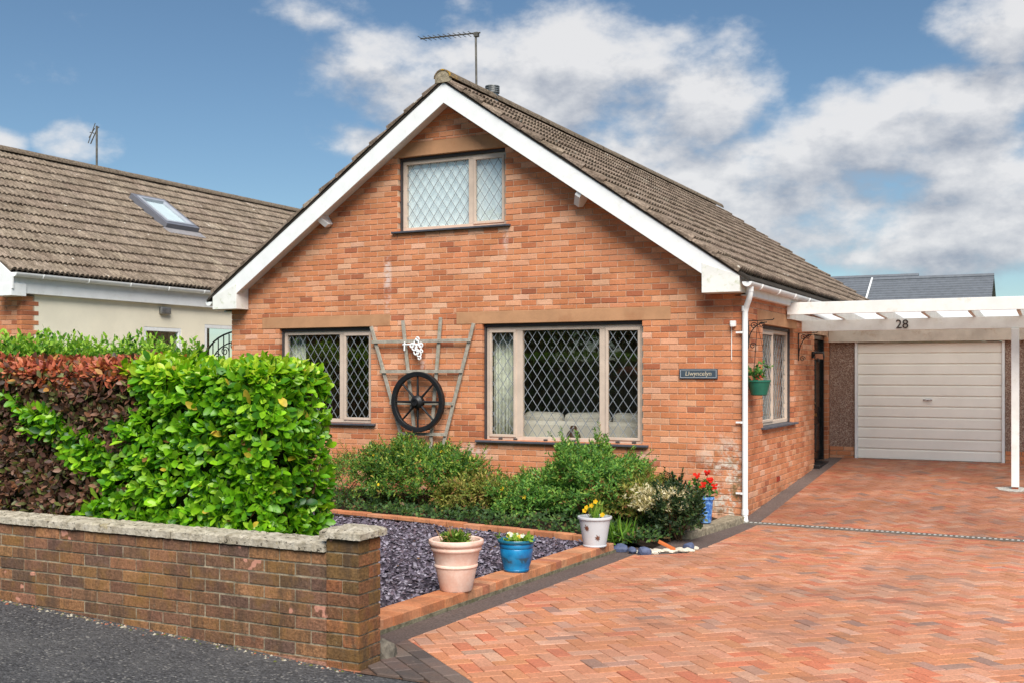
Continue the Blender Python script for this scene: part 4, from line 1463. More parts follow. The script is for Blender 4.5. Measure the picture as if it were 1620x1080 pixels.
eb_me = shared('edging_brick', [(v[0], v[1], v[2]) for v in [(-.1075, -.051, 0), (.1075, -.051, 0), (.1075, .051, 0), (-.1075, .051, 0), (-.1075, -.051, .057), (.1075, -.051, .057), (.1075, .051, .057), (-.1075, .051, .057), (-.103, -.0465, .062), (.103, -.0465, .062), (.103, .0465, .062), (-.103, .0465, .062)]],
               [(0, 1, 5, 4), (1, 2, 6, 5), (2, 3, 7, 6), (3, 0, 4, 7), (4, 5, 9, 8), (5, 6, 10, 9), (6, 7, 11, 10), (7, 4, 8, 11), (8, 9, 10, 11)], 'brick')
y = -7.25
while y < -2.98:
    piece('edging_brick', eb_me, edg, (-.54 + random.uniform(-.003, .003), y, gz(y) + .034), (1, 1, 1.06), (random.uniform(-.01, .01), random.uniform(-.01, .01), random.uniform(-.015, .015)), jit(pick(EPAL), .07))
    y += .110
ed2 = thing('brick_edging', (-2.6, -2.6, .06), 'low brick edging along the foot of the shrub bed', 'edging')
A, B = V((-6.2, -2.15, 0)), V((-.66, -2.80, 0)); dv = (B - A).normalized(); LL = (B - A).length
q = 0
ang = math.atan2(dv.y, dv.x)
while q < LL:
    p = A + dv * q
    piece('edging_brick', eb_me, ed2, (p.x, p.y, gravel_z(p.x, p.y) - .005 + random.uniform(-.004, .004)), (.98, .95, 1), (0, 0, ang + random.uniform(-.02, .02)), jit(pick(EPAL), .1))
    q += .225

# ------------------------------------------------------------------ foliage helpers
LEAF_BIG = (np.array([(0, 0, 0), (.25, 0, -.005), (.6, 0, -.03), (.88, 0, -.075), (1, 0, -.11),
                      (.22, .14, .035), (.60, .25, .03), (.88, .15, -.045), (.22, -.14, .035), (.60, -.25, .03), (.88, -.15, -.045)]),
            [(0, 1, 5), (0, 8, 1), (1, 2, 6, 5), (1, 8, 9, 2), (2, 3, 7, 6), (2, 9, 10, 3), (3, 4, 7), (3, 10, 4)])
LEAF_OVAL = (np.array([(0, 0, 0), (.5, 0, -.02), (1, 0, -.08), (.4, .27, .03), (.78, .17, -.02), (.4, -.27, .03), (.78, -.17, -.02)]),
             [(0, 1, 3), (0, 5, 1), (1, 4, 3), (1, 5, 6), (1, 2, 4), (1, 6, 2)])
LEAF_SMALL = (np.array([(0, 0, 0), (.45, .2, .03), (1, 0, -.05), (.45, -.2, .03)]), [(0, 2, 1), (0, 3, 2)])
LEAF_BLADE = (np.array([(0, -.035, 0), (0, .035, 0), (.5, .03, .0), (.5, -.03, .0), (1, 0, -.1)]), [(0, 3, 2, 1), (3, 4, 2)])


def unit(a): return a / np.maximum(1e-9, np.linalg.norm(a, axis=-1, keepdims=True))


def rosettes(P, A, per, spread=(.8, 1.35), height=.03, roll=.0):
    """leaves arranged round shoots: P bases, A axes -> leaf base, direction, normal"""
    n = len(P)
    A = unit(A)
    ref = np.where(np.abs(A[:, 2:3]) < .9, np.array([[0, 0, 1.]]), np.array([[1., 0, 0]]))
    e1 = unit(np.cross(A, ref)); e2 = np.cross(A, e1)
    k = np.tile(np.arange(per), n); idx = np.repeat(np.arange(n), per)
    phi = k * 2.39996 + np.repeat(rng.uniform(0, 6.28, n), per) + rng.normal(0, .25, n * per)
    th = spread[1] - (spread[1] - spread[0]) * (k / max(1, per - 1)) + rng.normal(0, .15, n * per)
    a = A[idx]
    Ld = np.cos(th)[:, None] * a + np.sin(th)[:, None] * (np.cos(phi)[:, None] * e1[idx] + np.sin(phi)[:, None] * e2[idx])
    Nn = unit(a - (a * Ld).sum(1, keepdims=True) * Ld + rng.normal(0, .12 + roll, (n * per, 3)))
    Nn = unit(Nn - (Nn * Ld).sum(1, keepdims=True) * Ld)
    Pb = P[idx] + a * (k / per * height)[:, None]
    return Pb, Ld, Nn, idx


def leaves(name, parent, mat, proto, P, Ld, Nn, S, C, nparts=0, stuff=True, part_name='leaf', smooth=True):
    bv, F = proto
    B = np.cross(Nn, Ld)
    n = len(P)
    order = np.arange(n)
    if nparts:
        view = unit(np.array(CAM)[None] - P); dist = np.linalg.norm(np.array(CAM)[None] - P, axis=1)
        score = S ** 2 * np.abs((view * Nn).sum(1)) / dist ** 2
        # only leaves on the outside
        order = np.argsort(-score)
        me = shared(part_name, [tuple(v) for v in bv], F, mat, smooth)
        for i in order[:nparts]:
            o = bpy.data.objects.new(part_name, me); col.objects.link(o); o.parent = parent
            m = Matrix(((Ld[i][0], B[i][0], Nn[i][0]), (Ld[i][1], B[i][1], Nn[i][1]), (Ld[i][2], B[i][2], Nn[i][2])))
            o.rotation_euler = m.to_euler(); o.scale = (S[i],) * 3
            o.location = V(P[i]) - WL[parent.name]; o.color = (*C[i], 1)
        order = order[nparts:]
    P, Ld, Nn, B, S, C = P[order], Ld[order], Nn[order], B[order], S[order], C[order]
    n = len(P)
    Vv = (P[:, None] + S[:, None, None] * (bv[None, :, 0:1] * Ld[:, None] + bv[None, :, 1:2] * B[:, None] + bv[None, :, 2:3] * Nn[:, None])).reshape(-1, 3)
    o = mesh_np(name, Vv, F, len(bv), n, np.repeat(C, len(bv), 0), mat, parent, smooth)
    if stuff: o['kind'] = 'stuff'
    return o


def palc(pal, n, a=.12):
    w = np.array([p[0] for p in pal], float); w /= w.sum(); c = np.array([p[1] for p in pal])
    return c[rng.choice(len(pal), n, p=w)] * (1 + rng.uniform(-a, a, (n, 1)))


# ------------------------------------------------------------------ hedges
def box_surface(n, x0, x1, y0, y1, z0, z1, faces, depth=.1, bulge=.05, zlow=None):
    """points near the outer faces of a clipped hedge, with outward normals"""
    out_p, out_n = [], []
    area = {'f': (x1 - x0) * (z1 - z0), 't': (x1 - x0) * (y1 - y0), 'r': (y1 - y0) * (z1 - z0), 'b': (x1 - x0) * (z1 - z0), 'l': (y1 - y0) * (z1 - z0)}
    tot = sum(area[f] for f in faces)
    for f in faces:
        m = int(n * area[f] / tot)
        u, v = rng.uniform(0, 1, m), rng.uniform(0, 1, m)
        dd = np.abs(rng.normal(0, depth * .5, m)) - depth * .15
        if f in 'fb':
            X = x0 + (x1 - x0) * u; Z = z0 + (z1 - z0) * v; Y = (y0 + dd) if f == 'f' else (y1 - dd); N_ = np.tile([0, -1. if f == 'f' else 1., .0], (m, 1))
        elif f == 't':
            X = x0 + (x1 - x0) * u; Y = y0 + (y1 - y0) * v; Z = z1 - dd; N_ = np.tile([0, 0, 1.], (m, 1))
        else:
            Y = y0 + (y1 - y0) * u; Z = z0 + (z1 - z0) * v; X = (x1 - dd) if f == 'r' else (x0 + dd); N_ = np.tile([1. if f == 'r' else -1., 0, 0], (m, 1))
        out_p.append(np.stack([X, Y, Z], 1)); out_n.append(N_)
    P = np.concatenate(out_p); Nn = np.concatenate(out_n)
    # round the corners and make the clipped faces uneven
    c = np.array([(x0 + x1) / 2, (y0 + y1) / 2, (z0 + z1) / 2]); h = np.array([(x1 - x0) / 2, (y1 - y0) / 2, (z1 - z0) / 2])
    rad = .16
    q = P - c; inner = np.clip(q, -(h - rad), h - rad); dlt = q - inner; ln = np.linalg.norm(dlt, axis=1, keepdims=True)
    over = ln > rad
    P = np.where(over, c + inner + dlt / np.maximum(ln, 1e-6) * rad, P)
    Nn = np.where(over, unit(dlt + 1e-9), Nn)
    wob = (np.sin(P[:, 0] * 5.1 + P[:, 2] * 3.3) * np.sin(P[:, 2] * 6.2 + P[:, 1] * 4 + 1) + .6 * np.sin(P[:, 0] * 11 + P[:, 2] * 9))[:, None]
    return P + Nn * wob * bulge * .6, Nn


HX1 = -.92


def is_laurel(X, Z):
    edge = np.interp(Z, [.6, .72, .9, 1.3, 1.85], [-2.72, -2.58, -2.40, -2.12, -2.06])
    n_ = .06 * np.sin(Z * 17 + X * 9) + .05 * np.sin(Z * 31)
    band_z = np.interp(X, [-3.3, -2.65, -2.1], [1.52, 1.30, .98])
    band = (np.abs(Z - band_z + .04 * np.sin(X * 14)) < np.interp(X, [-3.3, -3.0, -2.65, -2.1], [.05, .10, .13, .16])) & (X > -3.3) & (X < -1.9)
    return (X > edge + n_) | band


LPAL = [(5, s2l(112, 166, 26)), (4, s2l(94, 150, 26)), (3, s2l(134, 184, 34)), (2, s2l(70, 126, 30)), (1.8, s2l(160, 200, 52)), (.6, s2l(52, 100, 38)), (.12, s2l(196, 170, 60)), (.08, s2l(140, 96, 60))]
LNEW = [(4, s2l(176, 206, 50)), (3, s2l(196, 216, 66)), (2, s2l(150, 192, 40))]
BPAL = [(5, s2l(112, 78, 62)), (4, s2l(92, 64, 54)), (3, s2l(148, 110, 90)), (3, s2l(76, 62, 52)), (3, s2l(102, 104, 62)), (1, s2l(156, 106, 76)), (1.6, s2l(124, 132, 72))]
BNEW = [(3, s2l(190, 104, 74)), (2, s2l(204, 122, 84)), (2, s2l(166, 86, 70)), (1, s2l(190, 140, 76))]

# laurel hedge
lh = thing('laurel_hedge', (-1.6, -7.2, .1), 'bright green clipped laurel hedge behind the garden wall', 'hedge')
mb = MB(); mb.box(-2.55, HX1 - .16, -7.34, -6.88, .1, 1.70); mb.build('inner_shade_twigs', 'core', lh)
P, Nn = box_surface(3500, -4.4, HX1, -7.54, -6.86, .62, 1.79, 'ftr', .13)
m_ = is_laurel(P[:, 0], P[:, 2]) | ((Nn[:, 2] > .7) & (P[:, 0] > -2.1))
P, Nn = P[m_], Nn[m_]
A = unit(Nn + np.array([0, -.05, .55]) + rng.normal(0, .38, P.shape))
Pb, Ld, Nl, idx = rosettes(P - A * .03, A, 6, (.55, 1.35), .05)
S = rng.uniform(.045, .098, len(Pb)) * np.repeat(rng.uniform(.8, 1.15, len(P)), 6)
C = palc(LPAL, len(Pb)) * np.repeat(rng.uniform(.92, 1.3, (len(P), 1)), 6, 0)
young = rng.uniform(0, 1, len(Pb)) < np.clip((Pb[:, 2] - 1.62) / .22, 0, .75)
C = np.where(young[:, None], palc(LNEW, len(Pb)), C)
leaves('foliage', lh, 'laurel', LEAF_BIG, Pb, Ld, Nl, S, C, 300)
for k in range(60):
    p = V(P[int(rng.integers(len(P)))]); c = V((p.x, -7.1, p.z - .25))
    MB().tube([c, p], [.008, .003], 5).build('stem', 'twig', lh)

# copper beech hedge
bh = thing('copper_beech_hedge', (-3.4, -7.2, .1), 'dark red-brown copper beech hedge left of the laurel', 'hedge')
mb = MB(); mb.box(-4.3, -2.56, -7.34, -6.88, .1, 1.70); mb.build('inner_shade_twigs', 'core', bh)
P, Nn = box_surface(3600, -4.4, -1.7, -7.52, -6.86, .62, 1.81, 'ft', .12)
m_ = ~is_laurel(P[:, 0], P[:, 2]) | ((Nn[:, 2] > .7) & (P[:, 0] < -2.2))
m_ |= rng.uniform(0, 1, len(P)) < .06 * (P[:, 0] < -2)
P, Nn = P[m_], Nn[m_]
A = unit(Nn * .9 + np.array([0, 0, .25]) + rng.normal(0, .45, P.shape))
Pb, Ld, Nl, idx = rosettes(P - A * .02, A, 5, (.7, 1.4), .05, .1)
S = rng.uniform(.040, .068, len(Pb))
C = palc(BPAL, len(Pb))
young = rng.uniform(0, 1, len(Pb)) < np.clip((Pb[:, 2] - 1.60) / .2, 0, .8)
C = np.where(young[:, None], palc(BNEW, len(Pb)), C)
leaves('foliage', bh, 'beech', LEAF_OVAL, Pb, Ld, Nl, S, C, 300)

# boundary hedge towards the neighbour, with loose upright shoots
nh = thing('boundary_hedge', (-8.85, -3.3, .2), 'light green loose-topped hedge between the two houses', 'hedge')
mb = MB(); mb.box(-9.15, -8.62, -7.3, .1, .1, 1.86); mb.build('inner_shade_twigs', 'core', nh)
P, Nn = box_surface(2600, -9.3, -8.45, -7.4, .25, 1.2, 2.00, 'rtf', .14, .09)
A = unit(Nn * .5 + np.array([.05, -.1, 1.0]) + rng.normal(0, .4, P.shape))
top = (P[:, 2] > 1.86) & (rng.uniform(0, 1, len(P)) < .35)
P[top, 2] += rng.uniform(.02, .22, top.sum())
Pb, Ld, Nl, idx = rosettes(P - A * .06, A, 7, (.35, 1.2), .16)
S = rng.uniform(.06, .105, len(Pb))
C = np.where((rng.uniform(0, 1, len(Pb)) < np.clip((Pb[:, 2] - 1.80) / .3, 0, .85))[:, None], palc([(3, s2l(150, 190, 66)), (2, s2l(170, 204, 84)), (2, s2l(112, 162, 56))], len(Pb)), palc([(3, s2l(74, 124, 46)), (3, s2l(92, 140, 54)), (2, s2l(56, 100, 42))], len(Pb)))
leaves('foliage', nh, 'leaf', LEAF_OVAL, Pb, Ld, Nl, S, C, 300)


# ------------------------------------------------------------------ shrubs
def shrub(name, label, c, r, n, per, size, pal, proto=LEAF_SMALL, group=None, lump=.25, stems=14, nparts=0, up=.5, zmin=None, flowers=None, seed=1, spread=(.5, 1.3)):
    t = thing(name, (c[0], c[1], c[2]), label, 'shrub', group)
    rn = np.random.default_rng(seed)
    D = unit(rn.normal(0, 1, (n, 3))); D[:, 2] = np.where(D[:, 2] < -.35, -D[:, 2], D[:, 2])
    ph = rn.uniform(0, 6.28, 6)
    lum = 1 + lump * (np.sin(D[:, 0] * 4.2 + ph[0]) * np.sin(D[:, 2] * 5 + ph[1]) * .6 + .5 * np.sin(D[:, 0] * 9 + D[:, 1] * 6 + ph[2]) + .3 * np.sin(D[:, 2] * 13 + D[:, 0] * 11 + ph[3]))
    rad = (rn.uniform(.35, 1, n) ** .45) * lum
    zc = c[2] + r[2] * .42
    P = np.array([c[0], c[1], zc]) + D * rad[:, None] * np.array([r[0], r[1], r[2] * .6])
    gzv = c[2]
    P[:, 2] = np.maximum(P[:, 2], gzv + rn.uniform(.01, .06, n))
    P[:, 1] = np.minimum(P[:, 1], -.04 - rn.uniform(0, .12, n))
    A = unit(D * .8 + np.array([0, -.1, up]) + rn.normal(0, .45, (n, 3)))
    Pb, Ld, Nl, idx = rosettes(P, A, per, spread, size * 1.6, .1)
    S = rng.uniform(.7, 1.25, len(Pb)) * size
    # loose shoots that break the outline
    ns = n // 22; K2 = 11
    i0 = rn.choice(np.where(D[:, 2] > -.1)[0], ns); d0 = unit(D[i0] * np.array([1, 1, .7]) + np.array([0, -.15, .75]) + rn.normal(0, .3, (ns, 3)))
    b0 = np.array([c[0], c[1], zc]) + D[i0] * lum[i0][:, None] * np.array([r[0], r[1], r[2] * .6]) * .9
    b0[:, 2] = np.maximum(b0[:, 2], gzv + .05)
    ln = rn.uniform(.08, .26, ns)
    tt = np.linspace(.1, 1, K2)
    P2_ = (b0[:, None] + d0[:, None] * (ln[:, None] * tt[None])[..., None]).reshape(-1, 3)
    P2_[:, 1] = np.minimum(P2_[:, 1], -.06)
    A2 = np.repeat(d0, K2, 0)
    p_, l_, n_, _ = rosettes(P2_, A2, 3, (.6, 1.1), .02, .1)
    Pb = np.concatenate([Pb, p_]); Ld = np.concatenate([Ld, l_]); Nl = np.concatenate([Nl, n_])
    S = np.concatenate([S, rng.uniform(.55, .9, len(p_)) * size])
    leaves('foliage', t, 'leaf', proto, Pb, Ld, Nl, S, palc(pal, len(Pb), .2), nparts, smooth=False)
    for k in range(stems):
        a = rn.uniform(0, 6.28); b = V(c) + V((r[0] * .25 * math.cos(a), r[1] * .25 * math.sin(a), -.03))
        e = V(P[int(rn.integers(n))]); e.y = min(e.y, -.06); mid = (b + e) / 2 + V((rn.uniform(-.05, .05), rn.uniform(-.05, .05), .06))
        MB().tube([b, mid, e], [.007, .005, .002], 5).build('stem', 'twig', t)
    if flowers:
        for k in range(flowers[0]):
            i = int(rn.integers(n))
            p = P[i] + D[i] * .03 + np.array([0, -.02, .02])
            flower(t, V(p), flowers[1], flowers[2])
    return t


def flower(t, p, color, r, petals=5):
    mb = MB(); ax = V((random.uniform(-.3, .3), -1, .5)).normalized(); e1 = ax.orthogonal().normalized(); e2 = ax.cross(e1)
    for k in range(petals):
        a = 2 * PI * k / petals; d = e1 * math.cos(a) + e2 * math.sin(a); s = e1 * -math.sin(a) + e2 * math.cos(a)
        mb.add([p, p + d * r * .6 + s * r * .42 + ax * r * .2, p + d * r + ax * r * .12, p + d * r * .6 - s * r * .42 + ax * r * .2], [(0, 1, 2, 3)], jit(color, .1))
    return mb.build('flower', 'petal', t)


SPAL = [(5, s2l(90, 132, 58)), (4, s2l(112, 152, 62)), (3, s2l(64, 104, 54)), (2.4, s2l(144, 174, 72)), (1.4, s2l(176, 188, 84)), (.6, s2l(190, 166, 84)), (.4, s2l(138, 92, 60))]
SPAL2 = [(4, s2l(116, 132, 58)), (3, s2l(148, 150, 70)), (2, s2l(84, 104, 50)), (2, s2l(170, 150, 82)), (1.2, s2l(148, 100, 66)), (1.4, s2l(188, 184, 96))]
SPAL3 = [(5, s2l(98, 146, 66)), (4, s2l(122, 168, 74)), (3, s2l(72, 114, 56)), (2.4, s2l(150, 186, 86)), (.8, s2l(172, 190, 90)), (.6, s2l(140, 102, 60))]
yel = s2l(236, 200, 50)
bz = lambda x, y: gravel_z(x, y) + .015
shrub('shrub', 'tall dark green bushy shrub below the cart wheel', (-3.75, -1.1, bz(-3.75, -1.1)), (.85, .62, .72), 2300, 7, .052, SPAL, lump=.3, stems=26, nparts=60, flowers=(7, yel, .022), seed=3)
shrub('shrub', 'small dull green shrub beside the laurel hedge', (-4.75, -1.3, bz(-4.75, -1.3)), (.6, .55, .58), 800, 6, .038, SPAL, lump=.3, stems=12, flowers=(6, s2l(226, 180, 80), .02), seed=5)
shrub('shrub', 'low yellow-brown leaved shrub in the middle of the bed', (-2.75, -1.25, bz(-2.75, -1.25)), (.70, .6, .38), 1150, 7, .052, SPAL2, lump=.25, stems=16, seed=8)
shrub('shrub', 'spreading green shrub with yellow flowers under the wide window', (-2.05, -1.35, bz(-2.05, -1.35)), (.5, .6, .40), 900, 7, .052, SPAL3, lump=.25, stems=10, flowers=(6, yel, .03), seed=12)
shrub('shrub', 'tall rounded green shrub at the right end of the wide window', (-1.35, -1.25, bz(-1.35, -1.25)), (.66, .62, .78), 2300, 7, .052, SPAL3, lump=.28, stems=22, nparts=60, seed=14)
shrub('shrub', 'low brownish shrub left of the ivy mound', (-.78, -1.35, bz(-.78, -1.35)), (.40, .5, .52), 1064, 7, .050, SPAL2, lump=.3, stems=14, seed=16)

# taller leaf sprays that stick out of the two big shrubs
# ivy ground cover along the bed
n = 2300
X = rng.uniform(-5.3, -.02, n); Y = rng.uniform(-2.95, -.3, n)
Y = np.minimum(Y, -.3); mk = (Y > (-2.13 - .117 * (X + 6.2)) + .06) & ((X < -.45) | ((Y < -1.5) & (Y > -2.85 + .5 * (X + .45)) & (X < -.12))); X, Y = X[mk], Y[mk]
P = np.stack([X, Y, np.array([bz(a, b) for a, b in zip(X, Y)]) + rng.uniform(.0, .16, len(X)) * (.35 + .65 * np.abs(np.sin(X * 3.1) * np.sin(X * 1.3 + Y)))], 1)
A = unit(np.array([0, -.5, .8]) + rng.normal(0, .4, P.shape))
Pb, Ld, Nl, idx = rosettes(P, A, 5, (.7, 1.5), .03)
gc = leaves('ground_cover', None, 'leaf', LEAF_OVAL, Pb, Ld, Nl, rng.uniform(.03, .06, len(Pb)), palc([(4, s2l(58, 84, 48)), (3, s2l(74, 104, 52)), (2, s2l(96, 126, 58)), (.8, s2l(112, 90, 58))], len(Pb), .2))
gc['label'] = 'dark ivy ground cover under the shrubs'; gc['category'] = 'ground cover'

# ivy mound with pale dry heads near the corner
iv = shrub('shrub', 'dark green ivy mound with pale seed heads beside the blue geranium pot', (-.17, -1.95, gz(-2) + .02), (.29, .32, .56), 620, 6, .042, [(4, s2l(52, 72, 42)), (3, s2l(68, 90, 50)), (2, s2l(40, 58, 38)), (1, s2l(110, 120, 80))], LEAF_OVAL, lump=.15, stems=12, seed=21)
P = np.stack([rng.normal(-.30, .13, 560), rng.normal(-2.05, .13, 560), gz(-2) + .46 + rng.uniform(-.12, .08, 560)], 1)
A = unit(rng.normal(0, .6, P.shape) + np.array([0, -.2, .8]))
Pb, Ld, Nl, idx = rosettes(P, A, 6, (.3, 1.3), .03)
leaves('seed_heads', iv, 'petal', LEAF_SMALL, Pb, Ld, Nl, rng.uniform(.025, .055, len(Pb)), palc([(3, s2l(222, 208, 168)), (2, s2l(200, 184, 138)), (2, s2l(234, 224, 192)), (1, s2l(160, 156, 100))], len(Pb)), smooth=False)
# strap-leaved clump in front
sg = thing('strap_leaf_clump', (-.62, -2.55, gz(-2.5)), 'bright green strap-leaved clump beside the grey pot', 'plant')
P = np.stack([rng.normal(-.58, .10, 220), rng.normal(-2.55, .09, 220), np.full(220, gz(-2.5) + .05) + rng.uniform(0, .06, 220)], 1)
Ld = unit(rng.normal(0, .6, P.shape) + np.array([0, -.15, .8])); Nl = unit(np.cross(Ld, rng.normal(0, 1, P.shape)))
leaves('blades', sg, 'leaf', LEAF_BLADE, P, Ld, Nl, rng.uniform(.12, .26, 220), palc([(3, s2l(104, 146, 44)), (3, s2l(74, 112, 40)), (1, s2l(150, 170, 70))], 220), smooth=False)

# low stone kerb of the corner bed and its stones
M['bluerock'] = plain('blue_grey_slate_lump', s2l(84, 94, 122), .6, .4, .3, 12, .4, 40)
M['shell'] = plain('pale_stone', s2l(214, 204, 184), .8, .2, .2, 14, .3, 50)
M['tilered'] = plain('orange_clay', s2l(202, 112, 60), .8, .2, .2, 14)
mb = MB(); mb.prism([(-.17, -1.75, gz(-1.7) - .02), (-.06, -1.75, gz(-1.7) - .02), (.06, -.02, -.05), (-.17, -.02, -.05)], (0, 0, .105))
struct(mb.build('bed_kerb', 'oldmortar', None, bev=.012))
k = 0
for (x, y, r, lab) in ((-.40, -2.93, (.085, .05, .055), 'large curved blue slate lump nearest the grey pot'), (-.25, -2.98, (.05, .045, .045), 'small blue-grey slate lump second from the grey pot'), (-.13, -3.0, (.08, .05, .05), 'pointed blue slate lump in the middle of the stones'), (.15, -2.50, (.06, .05, .055), 'dark slate lump at the right end of the stones')):
    tag(rock('slate_lump', (x, y, gz(y) + .008 + r[2] * .55), r, 'bluerock', None, 40 + k), lab, 'stone', 'stones edging the corner bed'); k += 1
for k in range(46):
    u = k / 45; x = -.22 + .40 * u + random.uniform(-.06, .06); y = -3.0 + .40 * u + random.uniform(-.05, .16)
    r = random.uniform(.012, .046)
    tag(rock('pale_stone', (x, y, gz(y) + .008 + r * .35), (r * 1.3, r, r * .55), 'shell', None, 70 + k), 'small pale shell-like stone heaped at the corner of the bed', 'stone', 'pale stones at the corner of the bed')
m_ = MB(); m_.M = Matrix.Translation((.0, -2.72, gz(-2.7) + .07)) @ Matrix.Rotation(R(28), 4, 'Y') @ Matrix.Rotation(R(20), 4, 'Z'); m_.box(-.09, .09, -.025, .025, -.012, .012)
tag(m_.build('clay_fragment', 'tilered', None, bev=.004), 'broken orange clay fragment lying on the pale stones', 'fragment')

n = 70
X = rng.uniform(-3.2, -.7, n); Y = rng.uniform(-7.0, -2.9, n)
P = np.stack([X, Y, np.array([gravel_z(a, b) for a, b in zip(X, Y)]) + .028], 1)
Ld = unit(np.stack([rng.normal(0, 1, n), rng.normal(0, 1, n), rng.normal(0, .15, n)], 1)); Nl = unit(np.cross(Ld, np.cross(np.array([[0, 0, 1.]]), Ld)))
fl_ = leaves('fallen_leaves', None, 'petal', LEAF_OVAL, P, Ld, Nl, rng.uniform(.02, .045, n), palc([(2, s2l(150, 110, 60)), (2, s2l(120, 84, 54)), (1, s2l(150, 150, 80))], n))
fl_['label'] = 'few dry fallen leaves scattered over the slate chippings'; fl_['category'] = 'leaf litter'

# ------------------------------------------------------------------ pots
def pot(name, loc, prof, mat, label, n=44, scale=1, soil_r=None, soil_z=None):
    t = thing(name, loc, label, 'pot')
    mb = MB(); mb.lathe(prof, loc, n); b = mb.build('pot_body', mat, t, smooth=True)
    me = b.data
    b.modifiers.new('edge', 'EDGE_SPLIT').split_angle = R(48)
    mb = MB(); r = soil_r; vs = [V(loc) + V((0, 0, soil_z))] + [V(loc) + V((r * math.cos(2 * PI * k / 20), r * math.sin(2 * PI * k / 20), soil_z)) for k in range(20)]
    mb.add(vs, [(0, k + 1, (k + 1) % 20 + 1) for k in range(20)]); mb.build('soil', 'soil', t)
    return t


def terracotta():
    m = Mat('pale_terracotta', .85, .15)
    base = m.mix(m.ramp(m.noise(7, 6, .7), .3, .7), s2l(224, 182, 162), s2l(238, 214, 198))
    base = m.mix(m.ramp(m.noise(3, 5, .6, w=3), .45, .7, 0, .5), base, s2l(216, 166, 144))
    m.color(base); m.bump(m.noise(60, 5, .7), .3, .006)
    return m.m


P1 = (-.53, -5.88, gz(-5.88) + .101)
p1 = pot('terracotta_pot', P1, [(0, .0), (.112, 0), (.118, .008), (.150, .16), (.153, .172), (.160, .178), (.160, .190), (.155, .196), (.172, .285), (.178, .29), (.186, .298), (.188, .312), (.182, .322), (.186, .328), (.198, .335), (.204, .352), (.200, .368), (.188, .374), (.174, .368), (.166, .34), (.158, .28), (0, .28)], terracotta(), 'large pale terracotta pot with a grassy tuft on the brick edging', soil_r=.162, soil_z=.300)
P2 = (-.52, -4.92, gz(-4.92) + .101)


def blueglaze():
    m = Mat('blue_glaze', .28, .5)
    x, y, z = m.sep()
    base = m.mix(m.ramp(m.noise(9, 5, .6), .3, .7), s2l(16, 96, 150), s2l(30, 134, 184))
    zz = m.math('SUBTRACT', z, P2[2])
    band = m.math('MULTIPLY', m.ramp(m.math('ABSOLUTE', m.math('SUBTRACT', zz, .10)), .012, .030, 1, 0), m.ramp(m.noise(11, 4, .6, w=3), .42, .56))
    base = m.mix(m.math('MULTIPLY', band, .85), base, s2l(44, 66, 74))
    rim = m.ramp(zz, .225, .245)
    base = m.mix(m.math('MULTIPLY', rim, .8), base, s2l(30, 96, 112))
    wear = m.ramp(m.noise(22, 5, .7, stretch=(1, 1, 4), w=6), .62, .70, 0, .6)
    base = m.mix(wear, base, s2l(92, 106, 100))
    m.color(base); return m.m


p2 = pot('blue_glazed_pot', P2, [(0, 0), (.085, 0), (.100, .004), (.106, .018), (.102, .026), (.118, .07), (.130, .13), (.136, .185), (.132, .190), (.138, .196), (.142, .222), (.138, .228), (.152, .236), (.156, .250), (.150, .260), (.138, .258), (.130, .23), (.12, .2), (0, .2)], blueglaze(), 'blue glazed pot of white pansies on the brick edging', soil_r=.128, soil_z=.222)
P3 = (-.51, -3.3, gz(-3.28) + .101)
p3 = pot('grey_pot', P3, [(0, 0), (.108, 0), (.112, .006), (.112, .014), (.108, .018), (.148, .255), (.160, .258), (.163, .268), (.160, .280), (.148, .282), (.142, .26), (.138, .22), (0, .22)], plain('pale_grey_pot', s2l(200, 202, 204), .5, .35, .05, 8), 'tapered pale grey pot with rust leaf motifs and yellow flowers', soil_r=.146, soil_z=.245)
rust = plain('rust_motif', s2l(120, 74, 54), .7, .3, .3, 60)


def motif(t, c, R0, R1, ang, z, s):
    """rust leaf appliqué hugging the pot's side"""
    mb = MB()
    for (a0, ln, w) in ((90, 1, .3), (50, .8, .26), (130, .8, .26), (15, .6, .22), (165, .6, .22), (-40, .5, .2), (220, .5, .2), (-90, .6, .12)):
        a = R(a0 + 20); d = V((math.cos(a), math.sin(a))); n_ = V((-d.y, d.x))
        pts = [V((0, 0)), d * ln * s * .5 + n_ * w * s * .5, d * ln * s, d * ln * s * .5 - n_ * w * s * .5]
        vs = []
        for q in pts:
            zz = z + q.y; rr = R0 + (R1 - R0) * zz / .255 + .0025; th = ang + q.x / rr
            vs.append((c[0] + rr * math.cos(th), c[1] + rr * math.sin(th), c[2] + zz))
        mb.add(vs, [(0, 1, 2, 3)])
    o = mb.build('leaf_motif', rust, t); o.modifiers.new('thick', 'SOLIDIFY').thickness = .002


va = math.atan2(CAM.y - P3[1], CAM.x - P3[0])
motif(p3, P3, .106, .148, va - .55, .175, .046)
motif(p3, P3, .106, .148, va + .25, .085, .044)
P4 = (-.14, -.98, gz(-1) + .10)


def bluepot():
    m = Mat('blue_patterned_glaze', .35, .5)
    base = m.mix(m.ramp(m.noise(30, 4, .6), .45, .6), s2l(52, 104, 176), s2l(120, 164, 212))
    m.color(base); m.bump(m.noise(30, 4, .6), .5, .008); return m.m


p4 = pot('tall_blue_pot', P4, [(0, 0), (.058, 0), (.062, .02), (.082, .25), (.095, .258), (.098, .275), (.092, .288), (.084, .285), (.078, .25), (0, .25)], bluepot(), 'slim blue patterned pot of red geraniums at the house corner', soil_r=.082, soil_z=.272)


